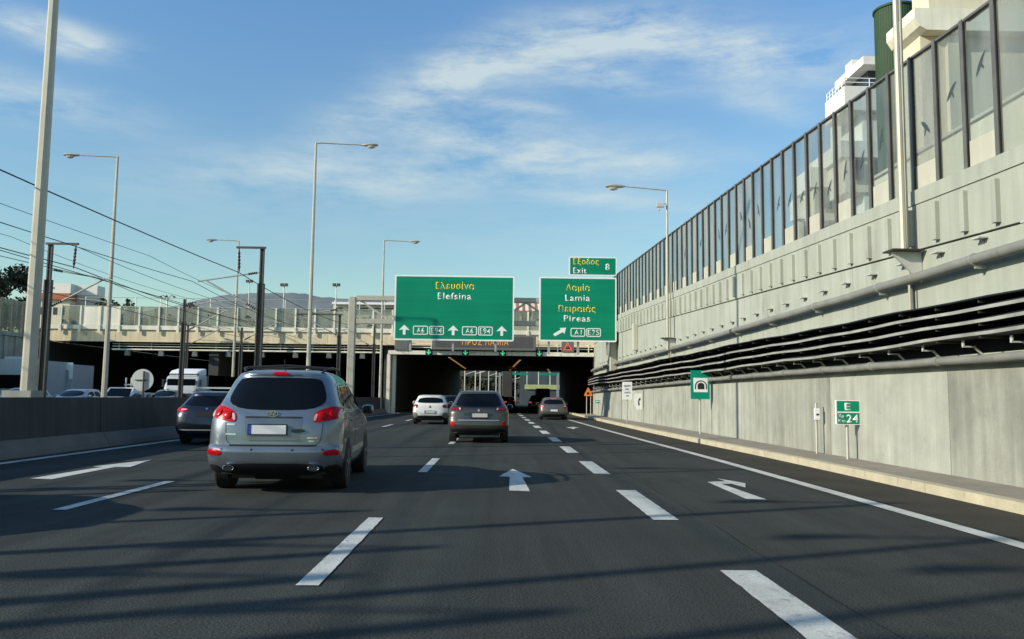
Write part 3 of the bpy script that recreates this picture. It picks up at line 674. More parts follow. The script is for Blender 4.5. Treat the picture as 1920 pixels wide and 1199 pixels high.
# barrier of posts and panes on the overpass
OB = thing('noise_barrier', 'noise barrier of smoky panes between cream posts along the overpass parapet', 'noise barrier', (-14, BY, 6.84))
nx = 29; xs_ = [-35.6 + 1.58 * k for k in range(nx)]
for k, x in enumerate(xs_):
    mb = MB(); mb.box((x, BY - .20, 7.63), (.13, .15, 1.56)); mb.build('post', 'bridge_light', OB, world=True)
    MB().prism([(x - .07, 6.84), (x - .12, 6.30), (x - .07, 6.2), (x + .07, 6.2), (x + .12, 6.30), (x + .07, 6.84)], BY - .36, BY - .284).build('post_foot', 'bridge_light', OB, world=True)
    if k < nx - 1:
        opaque = k in (1, 2)
        MB().span((x + .068, BY - .2, 6.86), (x + 1.512, BY - .17, 8.36)).build('opaque_pane' if opaque else 'pane', 'bridge_light' if opaque else 'bridge_glass', OB, world=True)
        MB().span((x + .068, BY - .22, 8.363), (x + 1.512, BY - .15, 8.41)).build('top_rail', 'galv', OB, world=True)
        if k in (5, 7, 9, 17, 20, 24) and not opaque:
            xc, zc = x + .8, 7.75; s = .2
            MB().prism([(xc - 1.2 * s, zc + .6 * s), (xc - .3 * s, zc + .1 * s), (xc + .2 * s, zc + .3 * s), (xc + 1.1 * s, zc - .3 * s), (xc + .3 * s, zc - .2 * s), (xc, zc - .5 * s), (xc - .2 * s, zc - .1 * s)], BY - .21, BY - .203).build('bird_sticker', 'cable', OB, world=True)
# wire fence standing behind the panes
WF = thing('wire_fence', 'thin post and wire fence on the far edge of the overpass', 'fence', (-14, 80, 6.6))
for k in range(30):
    MB().tube([(-40 + 2.4 * k, 80, 6.6), (-40 + 2.4 * k, 80, 10.6)], .04, 5).build('post', 'galv', WF, world=True)
mb = MB(); mb.tube([(-40, 80, 10.55), (30, 80, 10.55)], .03, 5); mb.tube([(-40, 80, 9.7), (30, 80, 9.7)], .012, 4); mb.build('wires', 'galv', WF, world=True)
# service pipes hung below the beam
RK = thing('pipe_rack', 'rack of long pale service pipes hung below the overpass beam', 'pipe rack', (-20, BY + .9, 5.5))
for z, r in ((5.36, .035), (5.16, .035), (4.90, .075)):
    MB().tube([(-31.5, BY + .15, z), (-9.6, BY + .15, z)], r, 8).build('pipe', 'bridge_light', RK, world=True)
for k in range(9):
    MB().box((-31 + 2.62 * k, BY + .26, 5.22), (.07, .07, .66)).build('hanger', 'galv', RK, world=True)
for k in range(8):
    t = thing('floodlight', 'grey box floodlight hanging below the pipe rack of the overpass', 'floodlight', (-30.2 + 2.72 * k, BY + .1, 4.82), 0, 'floodlights below the pipe rack')
    MB().prism([(-.22, -.42), (.22, -.42), (.17, -.02), (-.17, -.02)], -.16, .16).build('case', 'vms', t); MB().box((0, 0, -.05), (.06, .40, .06)).build('yoke', 'galv', t)

# ---------------------------------------------------------------- lane control beam
YL = 66.4
def lx(px): return float(at(px, 660, YL)[0])
LG = thing('lane_control_gantry', 'white low beam across the tunnel mouth carrying the green lane arrows', 'gantry', (lx(735), YL, 0))
segs = [728, 766, 808, 856, 908, 960, 1012, 1052, 1078, 1114]
for a, b2 in zip(segs[:-1], segs[1:]):
    MB().span((lx(a) + .012, YL - .2, 4.72), (lx(b2) - .012, YL + .25, 5.03)).build('beam', 'bridge_light', LG, world=True)
for px in (729.5, 739): MB().span((lx(px) - .13, YL - .16 + (px > 735) * .4, 0), (lx(px) + .13, YL + .18 + (px > 735) * .4, 4.716)).build('column', 'bridge_light', LG, world=True)
mb = MB()
for z in (5.32, 5.62): mb.box(((lx(745) + lx(1112)) / 2, YL + .3, z), (lx(1112) - lx(745), .06, .06))
mb.build('rail', 'bridge_light', LG, world=True)
for px in (766, 808, 1010, 1046, 1082, 1104):
    MB().box((lx(px), YL + .23, 5.40), (.07, .06, .72)).build('stanchion', 'bridge_light', LG, world=True)
for px in (804.6, 873, 942.7, 1011):
    t = thing('lane_signal', 'small square lane signal with a green down arrow on the white beam', 'lane signal', (lx(px), YL - .24, 4.66), 0, 'lane signals above the tunnel mouth')
    MB().box((0, 0, .25), (.54, .06, .52)).build('case', 'black', t)
    a = MB().prism([(-.045, .47), (.045, .47), (.045, .22), (.16, .32), (.19, .25), (0, .05), (-.19, .25), (-.16, .32), (-.045, .22)], -.045, -.032); a.build('arrow', 'green_led', t)
    MB().box((0, .33, .25), (.30, .5, .34)).build('back_box', 'vms', t)
vx0, vx1 = lx(811), lx(1004)
VM = thing('message_board', 'wide grey electronic message board with amber letters, half hidden by the green sign', 'message board', ((vx0 + vx1) / 2, YL - .5, 5.05))
w = vx1 - vx0
MB().box((0, .2, .66), (w, .6, 1.22)).build('case', 'vms', VM, bevel=.03)
MB().box((0, -.108, .70), (w - .5, .012, .86)).build('screen', 'vms_face', VM)
text_part('ΠΡΟΣ ΛΑΜΙΑ', (lx(910) - (vx0 + vx1) / 2), .72, .52, lx(953) - lx(867), -.121, 'amber', VM)
t = thing('warning_sign', 'small dark sign with a red triangle under the exit sign', 'road sign', (lx(1064), YL - .22, 5.06))
MB().box((0, 0, .44), (1.0, .12, .86)).build('case', 'vms', t)
MB().prism([(-.36, .15), (0, .82), (.36, .15)], -.075, -.062).build('triangle', 'red_led', t); MB().prism([(-.22, .23), (0, .64), (.22, .23)], -.082, -.076).build('triangle_field', 'sign_black', t)
MB().prism([(-.03, .36), (.03, .36), (.03, .55), (-.03, .55)], -.086, -.083).build('mark', 'red_led', t)
t = thing('control_box', 'plain grey box on the beam under the left end of the wide sign', 'control box', (lx(754), YL - .1, 5.04)); MB().box((0, 0, .4), (1.15, .4, .80), 0, .03).build('case', 'vms', t); MB().box((0, -.205, .4), (.9, .01, .6)).build('door', 'vms', t)

# ---------------------------------------------------------------- sign gantry and the three green signs
YG = 52.0; PX = F / YG
def gx(px): return float(at(px, 580, YG)[0])
def gz(px, py): return float(at(px, py, YG)[2])
SG = thing('sign_gantry', 'pale steel sign gantry over the road with a lattice boom', 'gantry', (gx(661), YG + .7, 0))
gl, gr_ = gx(657), wallX(YG + .7) - .34
MB().box((gl, YG + .75, gz(662, 555) / 2), (.44, .44, gz(662, 555)), 0, .03).build('column', 'pole', SG, world=True)
z1_, z2_ = gz(900, 560), gz(900, 604)
for z in (z1_, z2_):
    MB().span((gl + .27, YG + .55, z - .15), (gr_ + .4, YG + .95, z + .15)).build('boom', 'pole', SG, world=True)
for k in range(9):
    xa = gl + .5 + (gr_ - gl - .7) * k / 9; xb = gl + .5 + (gr_ - gl - .7) * (k + 1) / 9
    a, b2 = ((xa, YG + .75, z1_ - .15), (xb, YG + .75, z2_ + .15)) if k % 2 == 0 else ((xa, YG + .75, z2_ + .15), (xb, YG + .75, z1_ - .15))
    MB().bar(a, b2, .12).build('brace', 'pole', SG, world=True)
MB().box((gr_ + .1, YG + .75, (gz(1166, 700) + gz(1166, 555)) / 2), (.45, .45, gz(1166, 555) - gz(1166, 690)), 0, .03).build('wall_column', 'pole', SG, world=True)
for px in (770, 850, 930, 1030, 1085, 1140):
    MB().box((gx(px), YG + .33, (z1_ + z2_) / 2 - .6), (.12, .42, 4.0 if px < 960 else 4.2)).build('sign_hanger', 'galv', SG, world=True)
def rounded(x0, x1, z0, z1, r, n=5):
    out = []
    for cx, cz, a0 in ((x1 - r, z0 + r, -90), (x1 - r, z1 - r, 0), (x0 + r, z1 - r, 90), (x0 + r, z0 + r, 180)):
        for k in range(n + 1):
            a = R(a0 + 90 * k / n); out.append((cx + r * math.cos(a), cz + r * math.sin(a)))
    return out
def frame_outline(mb, x0, x1, z0, z1, r, t, y0, y1):
    o, i = rounded(x0, x1, z0, z1, r), rounded(x0 + t, x1 - t, z0 + t, z1 - t, max(r - t, .005)); n = len(o)
    vs = [(x, y, z) for y in (y0, y1) for ring in (o, i) for x, z in ring]; fs = []
    for k in range(n):
        j = (k + 1) % n
        fs += [(k, j, n + j, n + k), (2 * n + k, 3 * n + k, 3 * n + j, 2 * n + j), (k, 2 * n + k, 2 * n + j, j), (n + k, n + j, 3 * n + j, 3 * n + k)]
    return mb.add(vs, fs)
class Panel:
    """a sign face: coordinates are given in the pixels of a zoomed view of the photograph and become metres on the panel"""
    def __init__(s, name, label, x0, y0, x1, y1, ox, oy, zoom, Y, cat='road sign', face='green', border='white', bw=.10, r=.12, scale=None):
        s.s = zoom * F / Y if scale is None else scale
        s.cx, s.cy = (x0 + x1) / 2, y1
        pxl, pyl = ox + s.cx / zoom, oy + y1 / zoom
        p = at(pxl, pyl, Y); s.t = thing(name, label, cat, p)
        w, h = (x1 - x0) / s.s, (y1 - y0) / s.s; s.w, s.h = w, h
        MB().prism(rounded(-w / 2, w / 2, 0, h, r), 0, .05).build('panel', border, s.t)
        MB().prism(rounded(-w / 2 + bw, w / 2 - bw, bw, h - bw, max(r - bw, .02)), -.006, -.001).build('face', face, s.t)
    def X(s, x): return (x - s.cx) / s.s
    def Z(s, y): return (s.cy - y) / s.s
    def text(s, txt, x0, x1, ytop, ybase, material, bold=.004):
        text_part(txt, (s.X(x0) + s.X(x1)) / 2, (s.Z(ytop) + s.Z(ybase)) / 2, s.Z(ytop) - s.Z(ybase), s.X(x1) - s.X(x0), -.012, material, s.t, bold=bold)
    def poly(s, pts, material, name='arrow', y=-.012): MB().prism([(s.X(x), s.Z(yy)) for x, yy in pts], y, y + .005).build(name, material, s.t)
    def frame(s, x0, y0, x1, y1, material='white', t=.055, r=.10, name='route_shield'):
        frame_outline(MB(), s.X(x0), s.X(x1), s.Z(y1), s.Z(y0), r, t, -.012, -.007).build(name, material, s.t)
def up_arrow(P, x, y0, y1, w):
    P.poly([(x - w * .13, y1), (x + w * .13, y1), (x + w * .13, y0 + (y1 - y0) * .48), (x + w * .5, y0 + (y1 - y0) * .55), (x + w * .44, y0 + (y1 - y0) * .45), (x, y0), (x - w * .44, y0 + (y1 - y0) * .45), (x - w * .5, y0 + (y1 - y0) * .55), (x - w * .13, y0 + (y1 - y0) * .48)], 'white')
ZM = 1920 / 460
P = Panel('direction_sign', 'wide green overhead sign reading Elefsina with three white up arrows', 74, 232, 1016, 748, 720, 460, ZM, YG - .05)
P.text('Ελευσίνα', 398, 700, 290, 340, 'yellow', .006); P.text('Elefsina', 415, 679, 370, 422, 'white', .008)
for x in (157, 540, 921): up_arrow(P, x, 628, 705, 82)
for x0, x1, tx, a, b2 in ((225, 343, 'A6', 256, 314), (353, 467, 'E94', 369, 452), (609, 726, 'A6', 638, 698), (735, 850, 'E94', 750, 833)):
    P.frame(x0, 634, x1, 704); P.text(tx, a, b2, 648, 690, 'white', .006)
P = Panel('direction_sign', 'green overhead sign reading Lamia and Pireas with a slanted arrow', 1210, 244, 1822, 756, 720, 460, ZM, YG - .05)
P.text('Λαμία', 1423, 1611, 303, 352, 'yellow', .006); P.text('Lamia', 1417, 1612, 384, 434, 'white', .008)
P.text('Πειραιάς', 1365, 1657, 472, 520, 'yellow', .006); P.text('Pireas', 1407, 1615, 548, 597, 'white', .008)
P.poly([(1322, 698), (1382, 662), (1374, 650), (1424, 647), (1412, 695), (1398, 682), (1336, 716)], 'white')
P.frame(1459, 648, 1575, 716); P.text('A1', 1490, 1547, 662, 702, 'white', .006); P.frame(1584, 648, 1698, 716); P.text('E75', 1598, 1686, 662, 702, 'white', .006)
P = Panel('exit_sign', 'small green sign reading Exit 8 on top of the Lamia sign', 1444, 88, 1824, 240, 720, 460, ZM, YG - .05, bw=.08)
P.text('Εξοδος', 1480, 1684, 106, 150, 'yellow', .006); P.text('Exit', 1480, 1585, 176, 222, 'white', .008); P.text('8', 1734, 1769, 142, 192, 'white', .008)

# ---------------------------------------------------------------- small signs on the pavement
def sign_post(parent, z0, z1, r=.03, y=.07): MB().tube([(0, y, z0), (0, y, z1)], r, 8).build('post', 'galv', parent, smooth=True)
# kilometre sign: E / km 24
g = ground_at(1598, 862, .146); zo = 1920 / 420
P = Panel('kilometre_sign', 'square green kilometre sign with the letter E above the number 24', 1500, 416, 1706, 626, 1240, 660, zo, g[1], bw=.018, r=.02)
sc = P.s; P.poly([(1504, 514), (1702, 514), (1702, 524), (1504, 524)], 'white', 'divider')
P.text('E', 1574, 1627, 440, 500, 'white', .02); P.text('24', 1588, 1690, 540, 604, 'white', .02)
P.text('Χμ', 1518, 1562, 534, 564, 'white', .006); P.text('Km', 1518, 1576, 578, 604, 'white', .006)
sign_post(P.t, .146 - P.t.location.z, .3, .035)
# narrow white marker
g = ground_at(1538, 851, .146)
P = Panel('marker_sign', 'narrow white marker plate on a thin post left of the kilometre sign', 1316, 486, 1360, 584, 1240, 660, zo, g[1], face='white', bw=.004, r=.01)
P.poly([(1328, 536), (1334, 528), (1340, 532), (1350, 530), (1354, 540), (1346, 546), (1338, 548), (1330, 546)], 'sign_black', 'symbol', -.010)
sign_post(P.t, .146 - P.t.location.z, .4, .03)
# tunnel sign
g = ground_at(1318, 814.5, .146)
P = Panel('tunnel_sign', 'teal sign with a black tunnel symbol in a white square', 254, 160, 416, 406, 1240, 660, zo, g[1], face='teal', border='teal', bw=.006, r=.015)
P.poly([(274, 224), (398, 224), (398, 346), (278, 346)], 'white', 'field', -.010)
arc = [(312 + 0, 322)] + [(340 - 29 * math.cos(R(a)), 290 - 24 * math.sin(R(a))) for a in range(0, 181, 20)] + [(369, 322)]
P.poly(arc, 'sign_black', 'tunnel_symbol', -.015)
arch = MB(); o_ = [(340 - 52 * math.cos(R(a)), 296 - 50 * math.sin(R(a))) for a in range(0, 181, 12)]; i_ = [(340 - 43 * math.cos(R(a)), 296 - 41 * math.sin(R(a))) for a in range(180, -1, -12)]
P.poly([(288, 322)] + o_ + [(392, 322), (383, 322)] + i_ + [(297, 322)], 'sign_black', 'arch_symbol', -.015)
sign_post(P.t, .146 - P.t.location.z, .3, .035)
# white notice sign
zo2 = 1713 / 200
g = ground_at(1180, 793, .146)
P = Panel('notice_sign', 'white rectangular notice sign with four short lines of black text', 916, 484, 1074, 770, 1060, 660, zo2, g[1], face='white', bw=.006, r=.02)
for tx, a, b2, y0_, y1_ in (('ΑΝΑΨΤΕ', 944, 1048, 536, 566), ('ΦΩΤΑ', 964, 1024, 590, 616), ('LIGHTS', 950, 1042, 642, 668), ('ON', 976, 1016, 696, 720)): P.text(tx, a, b2, y0_, y1_, 'sign_black', .01)
sign_post(P.t, .146 - P.t.location.z, .4, .035)
# phone sign: faces across the road
y, z = wall_at(1194.5, 754, .3)
t = thing('phone_sign', 'small white emergency phone plate fixed to the wall beside the notice sign', 'road sign', (wallX(y) - .3, y, z - .45))
MB().prism([(-.12, .25), (.0, .0), (.12, .1), (.26, .0), (.26, .9), (-.10, .9), (-.17, .6)], -.02, .02).build('plate', 'white', t)
MB().prism([(.06, .28), (.11, .24), (.13, .36), (.10, .40), (.10, .50), (.18, .58), (.16, .68), (.09, .62), (.05, .48)], -.032, -.022).build('handset_symbol', 'sign_black', t); MB().box((.15, .1, .45), (.3, .04, .05)).build('bracket', 'galv', t)
# small green exit sign far off, and orange warning sign at the tunnel mouth
g = ground_at(1122, 783, .146)
P = Panel('escape_sign', 'tiny pale green sign on a short post by the tunnel mouth', 478, 776, 580, 824, 1060, 660, zo2, 60.0, face='teal', bw=.012, r=.02)
P.poly([(486, 798), (500, 786), (500, 794), (560, 794), (560, 804), (500, 804), (500, 812)], 'white', 'arrow', -.012); P.poly([(562, 786), (572, 786), (572, 816), (562, 816)], 'white', 'figure', -.012); sign_post(P.t, .146 - P.t.location.z, .15)
p = at(1103, 742, 64.5)
t = thing('warning_sign', 'orange triangular roadworks sign on twin posts at the tunnel mouth', 'road sign', p)
MB().prism([(-.33, .02), (-.27, -.04), (.27, -.04), (.33, .02), (.04, .60), (-.04, .60)], 0, .03).build('triangle', 'orange', t)
MB().prism([(-.14, .08), (.14, .08), (.06, .22), (-.02, .30), (-.09, .22)], -.008, -.002).build('symbol', 'sign_black', t)
for s in (-.12, .2): MB().tube([(s, .06, .146 - p[2]), (s, .06, .2)], .03, 6).build('post', 'galv', t)
# round sign seen from behind, beyond the railway
p = at(267, 713, 47)
t = thing('round_sign', 'round road sign seen from its pale back, facing the opposite carriageway', 'road sign', (p[0], 47, 0))
MB().lathe((0, 0, p[2]), [(0, .60), (.001, .62), (.03, .62), (.031, .60)], 28, 'y').build('disc', 'sign_back', t, smooth=True)
MB().tube([(.1, -.07, 0), (.1, -.07, p[2] + .5)], .05, 8).build('post', 'dark_steel', t)
MB().box((-.06, -.04, p[2]), (.7, .03, .05)).build('clamp', 'dark_steel', t)
# ---------------------------------------------------------------- vehicles
class Shell:
    """car body as a stack of plan outlines; rows: (z, half width, rear y, front y, rear corner depth, front corner depth)"""
    def __init__(s, rows, p=3.2, pf=2.8):
        a = np.array(rows, float); s.z0, s.z1 = a[0, 0], a[-1, 0]; s.p, s.pf = p, pf
        s.w, s.yr, s.yf, s.dr, s.df = [smoothstep_interp(a[:, 0], a[:, i]) for i in range(1, 6)]
        s.zs = a[:, 0]
    def rear(s, x, z):
        t = min(abs(x) / s.w(z), .9995); return s.yr(z) + s.dr(z) * (1 - (1 - t ** s.p) ** (1 / s.p))
    def front(s, x, z):
        t = min(abs(x) / s.w(z), .9995); return s.yf(z) - s.df(z) * (1 - (1 - t ** s.pf) ** (1 / s.pf))
    def side(s, y, z):
        w, a, b = s.w(z), s.yr(z) + s.dr(z), s.yf(z) - s.df(z)
        if y < a: t = min((a - y) / s.dr(z), .9995); return w * (1 - t ** s.p) ** (1 / s.p)
        if y > b: t = min((y - b) / s.df(z), .9995); return w * (1 - t ** s.pf) ** (1 / s.pf)
        return w
    def mesh(s, nz=44, nc=12, ns=10):
        zs = sorted(set([round(float(v), 4) for v in np.linspace(s.z0, s.z1, nz)] + [round(float(v), 4) for v in s.zs])); rings = []
        for z in zs:
            w, yr, yf, dr, df = s.w(z), s.yr(z), s.yf(z), s.dr(z), s.df(z); half = []
            for i in range(nc + 1):
                a = i / nc * math.pi / 2; half.append((w * math.sin(a) ** (2 / s.p), yr + dr * (1 - math.cos(a) ** (2 / s.p))))
            for i in range(1, ns): half.append((w, yr + dr + (yf - df - yr - dr) * i / ns))
            for i in range(nc + 1):
                a = (1 - i / nc) * math.pi / 2; half.append((w * math.sin(a) ** (2 / s.pf), yf - df * (1 - math.cos(a) ** (2 / s.pf))))
            rings.append([(x, y, z) for x, y in half] + [(-x, y, z) for x, y in half[-2:0:-1]])
        return MB().loft(rings)
    def at(s, face, u, z):
        if face == 'rear': return Vector((u, s.rear(u, z), z))
        if face == 'front': return Vector((u, s.front(u, z), z))
        sg = 1 if face == 'right' else -1
        return Vector((sg * s.side(u, z), u, z))
    def normal(s, face, u, z):
        h = .012; z = min(max(z, s.z0 + h), s.z1 - h)
        a = s.at(face, u + h, z) - s.at(face, u - h, z); b = s.at(face, u, z + h) - s.at(face, u, z - h); n = a.cross(b)
        n.normalize()
        ref = {'rear': (0, -1, .2), 'front': (0, 1, .2), 'right': (1, 0, .2), 'left': (-1, 0, .2)}[face]
        return n if n.dot(Vector(ref)) > 0 else -n
    def patch(s, face, rows, e=.006, nx=14, mb=None, sink=.006):
        """a thin conforming shell over the region whose rows are (z, u0, u1)"""
        mb = mb or MB(); vs, vb = [], []; nr = len(rows)
        for z, a, b in rows:
            for i in range(nx + 1):
                u = a + (b - a) * i / nx; p = s.at(face, u, z); n = s.normal(face, u, z)
                vs.append(p + n * e); vb.append(p - n * sink)
        m = nx + 1; fs = [(r * m + i, r * m + i + 1, (r + 1) * m + i + 1, (r + 1) * m + i) for r in range(nr - 1) for i in range(nx)]
        loop = list(range(m)) + [r * m + nx for r in range(1, nr)] + [(nr - 1) * m + i for i in range(nx - 1, -1, -1)] + [r * m for r in range(nr - 2, 0, -1)]
        off = len(vs); L = len(loop)
        fs += [(loop[k], off + k, off + (k + 1) % L, loop[(k + 1) % L]) for k in range(L)]
        return mb.add(vs + [vb[k] for k in loop], fs)
def chaikin(poly, n=2):
    for _ in range(n):
        q = []
        for a, b in zip(poly, poly[1:] + poly[:1]):
            q += [(a[0] * .75 + b[0] * .25, a[1] * .75 + b[1] * .25), (a[0] * .25 + b[0] * .75, a[1] * .25 + b[1] * .75)]
        poly = q
    return poly
def rows_of(poly, n=10, soft=2):
    """(z, x0, x1) rows of an outline in (x, z)"""
    poly = chaikin(list(poly), soft) if soft else list(poly); zs = [p[1] for p in poly]; lo, hi = min(zs), max(zs); out = []
    for k in range(n + 1):
        t = k / n; t = .5 - .5 * math.cos(math.pi * t); z = lo + (hi - lo) * (.004 + .992 * t); xs = []
        for a, b in zip(poly, poly[1:] + poly[:1]):
            if (a[1] - z) * (b[1] - z) <= 0 and a[1] != b[1]: xs.append(a[0] + (b[0] - a[0]) * (z - a[1]) / (b[1] - a[1]))
        out.append((z, min(xs), max(xs)))
    return out
def mir(poly): return [(-x, z) for x, z in poly]
_paint = {}
def paint(name, col, metal=.0, rough=.28, dust=.0):
    if name not in _paint:
        _paint[name] = mat('paint_' + name, col, rough, metal, var=.04, scale=1.5, coat=.55, spec=.5, stain=((.16, .155, .14), .48, 1.05, 2.2) if dust else None)
    return _paint[name]
def add_wheel(car, x, y, r, w, spokes=5, tread=False):
    sg = 1 if x > 0 else -1
    prof = [(-w / 2, r * .62), (-w / 2, r * .93), (-w / 2 * .86, r * .985)]
    if tread:
        for k in range(5):
            a = -w * .40 + w * .80 * k / 5; prof += [(a + .004, r), (a + w * .13, r), (a + w * .135, r - .012), (a + w * .155, r - .012)]
    else: prof += [(-w * .3, r), (w * .3, r)]
    prof += [(w / 2 * .86, r * .985), (w / 2, r * .93), (w / 2, r * .62)]
    t = MB().lathe((x, y, r), prof, 36).build('wheel', 'rubber', car, smooth=True, angle=30)
    mb = MB(); xo = x + sg * w * .40
    mb.lathe((xo, y, r), [(-.012, r * .66), (.012, r * .66), (.020, r * .60), (-.02, r * .58)], 28)
    mb.lathe((xo, y, r), [(-.012, .001), (-.012, r * .17), (.012, r * .15), (.014, .001)], 16)
    for k in range(spokes):
        a = 2 * math.pi * k / spokes + .3
        mb.bar((xo, y, r), (xo, y + math.cos(a) * r * .62, r + math.sin(a) * r * .62), .06, .024)
    mb.build('rim', 'rim', t)
    MB().lathe((x, y, r), [(-.04 * sg, .001), (-.04 * sg, r * .60), (-.03 * sg, r * .60), (-.03 * sg, .001)], 20).build('brake_disc', 'black', t)
    return t
def side_arc(sh, yc, r, grow, z0):
    rows = []
    for k in range(9):
        z = z0 + (r + r + grow - z0) * (k / 8) * .998; d = max((r + grow) ** 2 - (z - r) ** 2, 0) ** .5; rows.append((z, yc - d, yc + d))
    return rows
def make_car(name, label, cat, loc, rz, rows, colour, wheels, glass_rear, side_windows, lights, plate=(0, .9, .52, .115), wind=None, headlights=None, group=None, p=3.2, detail=True, mirror=None, lens='lens', tread=False, plate_dim=False):
    car = thing(name, label, cat, loc, rz, group)
    sh = Shell(rows, p=p)
    sh.mesh().build('body', colour, car, smooth=True, angle=50)
    MB().box((0, (sh.yr(sh.z0) + sh.yf(sh.z0)) / 2, sh.z0 - .03), (sh.w(sh.z0) * 1.5, (sh.yf(sh.z0) - sh.yr(sh.z0)) * .86, .10)).build('underbody', 'black', car)
    r, wt_, track, ax0, ax1 = wheels
    for y in (ax0, ax1):
        for sx in (-1, 1):
            add_wheel(car, sx * (track / 2), y, r, wt_, tread=tread and y == ax0)
            if detail:
                f = 'right' if sx > 0 else 'left'
                sh.patch(f, side_arc(sh, y, r, .045, sh.z0 + .005), .003, 12).build('wheel_arch', 'black', car)
    if glass_rear: sh.patch('rear', rows_of(glass_rear, 12), .007, 20).build('rear_window', 'car_glass', car, smooth=True)
    for poly in side_windows:
        for f in ('left', 'right'): sh.patch(f, rows_of(poly, 8, 1), .005, 8).build('side_window', 'car_glass', car, smooth=True)
    if wind: sh.patch('front', rows_of(wind, 10), .007, 16).build('windscreen', 'car_glass', car, smooth=True)
    for poly, mt, e in lights:
        for q in (poly, mir(poly)): sh.patch('rear', rows_of(q, 10, 1), e, 10).build('tail_light', mt, car, smooth=True)
    for poly in (headlights or []):
        for q in (poly, mir(poly)): sh.patch('front', rows_of(q, 8, 1), .008, 8).build('headlight', 'lamp_glass', car, smooth=True)
    if plate:
        x, z, w, h = plate; y = min(sh.rear(x - w / 2, z), sh.rear(x + w / 2, z), sh.rear(x, z - h / 2), sh.rear(x, z + h / 2)) - .012
        pf = MB().box((x, y - .004, z), (w + .03, .012, h + .03)).build('license_plate', 'black', car)
        MB().box((x + .02, y - .012, z), (w - .045, .005, h)).build('plate_face', 'sign_back' if plate_dim else 'plate', pf); MB().box((x - w / 2 + .02, y - .0125, z), (.04, .005, h)).build('plate_band', 'plate_blue', pf)
    if mirror:
        y, z = mirror
        for sx in (-1, 1):
            xw = sh.side(y, z); mb = MB()
            rings = []
            for u, a, b in ((0, .03, .03), (.03, .085, .07), (.10, .10, .085), (.18, .09, .075), (.205, .04, .04)):
                rings.append([(sx * (xw + .03 + u), y + a * .7 * math.cos(t), z + b * math.sin(t)) for t in [2 * math.pi * k / 12 for k in range(12)]])
            mb.loft(rings); mb.bar((sx * (xw - .03), y, z - .05), (sx * (xw + .06), y, z - .03), .05)
            mo = mb.build('side_mirror', colour, car, smooth=True)
            MB().box((sx * (xw + .13), y - .072, z), (.13, .006, .11)).build('mirror_glass', 'car_glass', mo)
    return car, sh

# --- the silver grey suv
SILVER = paint('silver_blue', (.20, .235, .26), .55, .27, .5)
sf_rows = [(.27, .86, .16, 4.46, .42, .7), (.36, .915, .06, 4.60, .40, .7), (.48, .94, .0, 4.66, .36, .7), (.60, .945, -.015, 4.66, .36, .7), (.665, .943, .02, 4.65, .36, .7), (.69, .942, .065, 4.64, .36, .7),
           (.85, .945, .075, 4.60, .38, .7), (1.0, .94, .095, 4.36, .40, .8), (1.06, .934, .11, 3.95, .42, .6), (1.13, .918, .13, 3.52, .44, .5), (1.20, .885, .165, 3.40, .48, .5), (1.32, .835, .25, 3.15, .52, .5),
           (1.45, .785, .35, 2.88, .55, .5), (1.56, .74, .44, 2.66, .55, .5), (1.615, .70, .47, 2.50, .55, .5), (1.65, .665, .46, 2.36, .55, .5), (1.685, .60, .55, 2.15, .5, .45), (1.71, .52, .74, 1.95, .4, .4), (1.722, .40, .98, 1.7, .3, .3)]
lift = lambda z: z + max(0, z - 1.2) * .105
sf_rows = [(lift(r[0]),) + r[1:] for r in sf_rows]
gl = [(-.53, 1.20), (-.3, 1.178), (.3, 1.178), (.53, 1.20), (.68, 1.27), (.685, 1.36), (.60, 1.56), (.52, 1.605), (-.52, 1.605), (-.60, 1.56), (-.685, 1.36), (-.68, 1.27)]
gl = [(x, lift(z)) for x, z in gl]
lt = [(-.925, 1.215), (-.76, 1.235), (-.56, 1.15), (-.535, 1.10), (-.535, 1.015), (-.60, 1.01), (-.78, 1.035), (-.92, 1.08)]
SF, sh = make_car('suv', 'silver grey suv with roof rails and round red tail lights, nearest car ahead', 'car', (-3.17, 11.75, 0), R(3.6), sf_rows, SILVER,
    (.365, .235, 1.68, .98, 3.68), gl,
    [[(.62, 1.26), (1.05, 1.215), (1.02, 1.56), (.86, 1.55)], [(1.11, 1.205), (1.92, 1.165), (1.88, 1.605), (1.10, 1.59)], [(1.98, 1.16), (3.0, 1.13), (2.55, 1.53), (2.3, 1.605), (1.95, 1.61)]],
    [(lt, 'lens', .014)], plate=(-.08, .905, .52, .125), wind=[(-.75, 1.18), (.75, 1.18), (.62, 1.58), (-.62, 1.58)], mirror=(3.0, 1.16), tread=True)
def rp(poly, material, name, e=.006, nx=12, soft=1, n=6): return sh.patch('rear', rows_of(poly, n, soft), e, nx).build(name, material, SF, smooth=True)
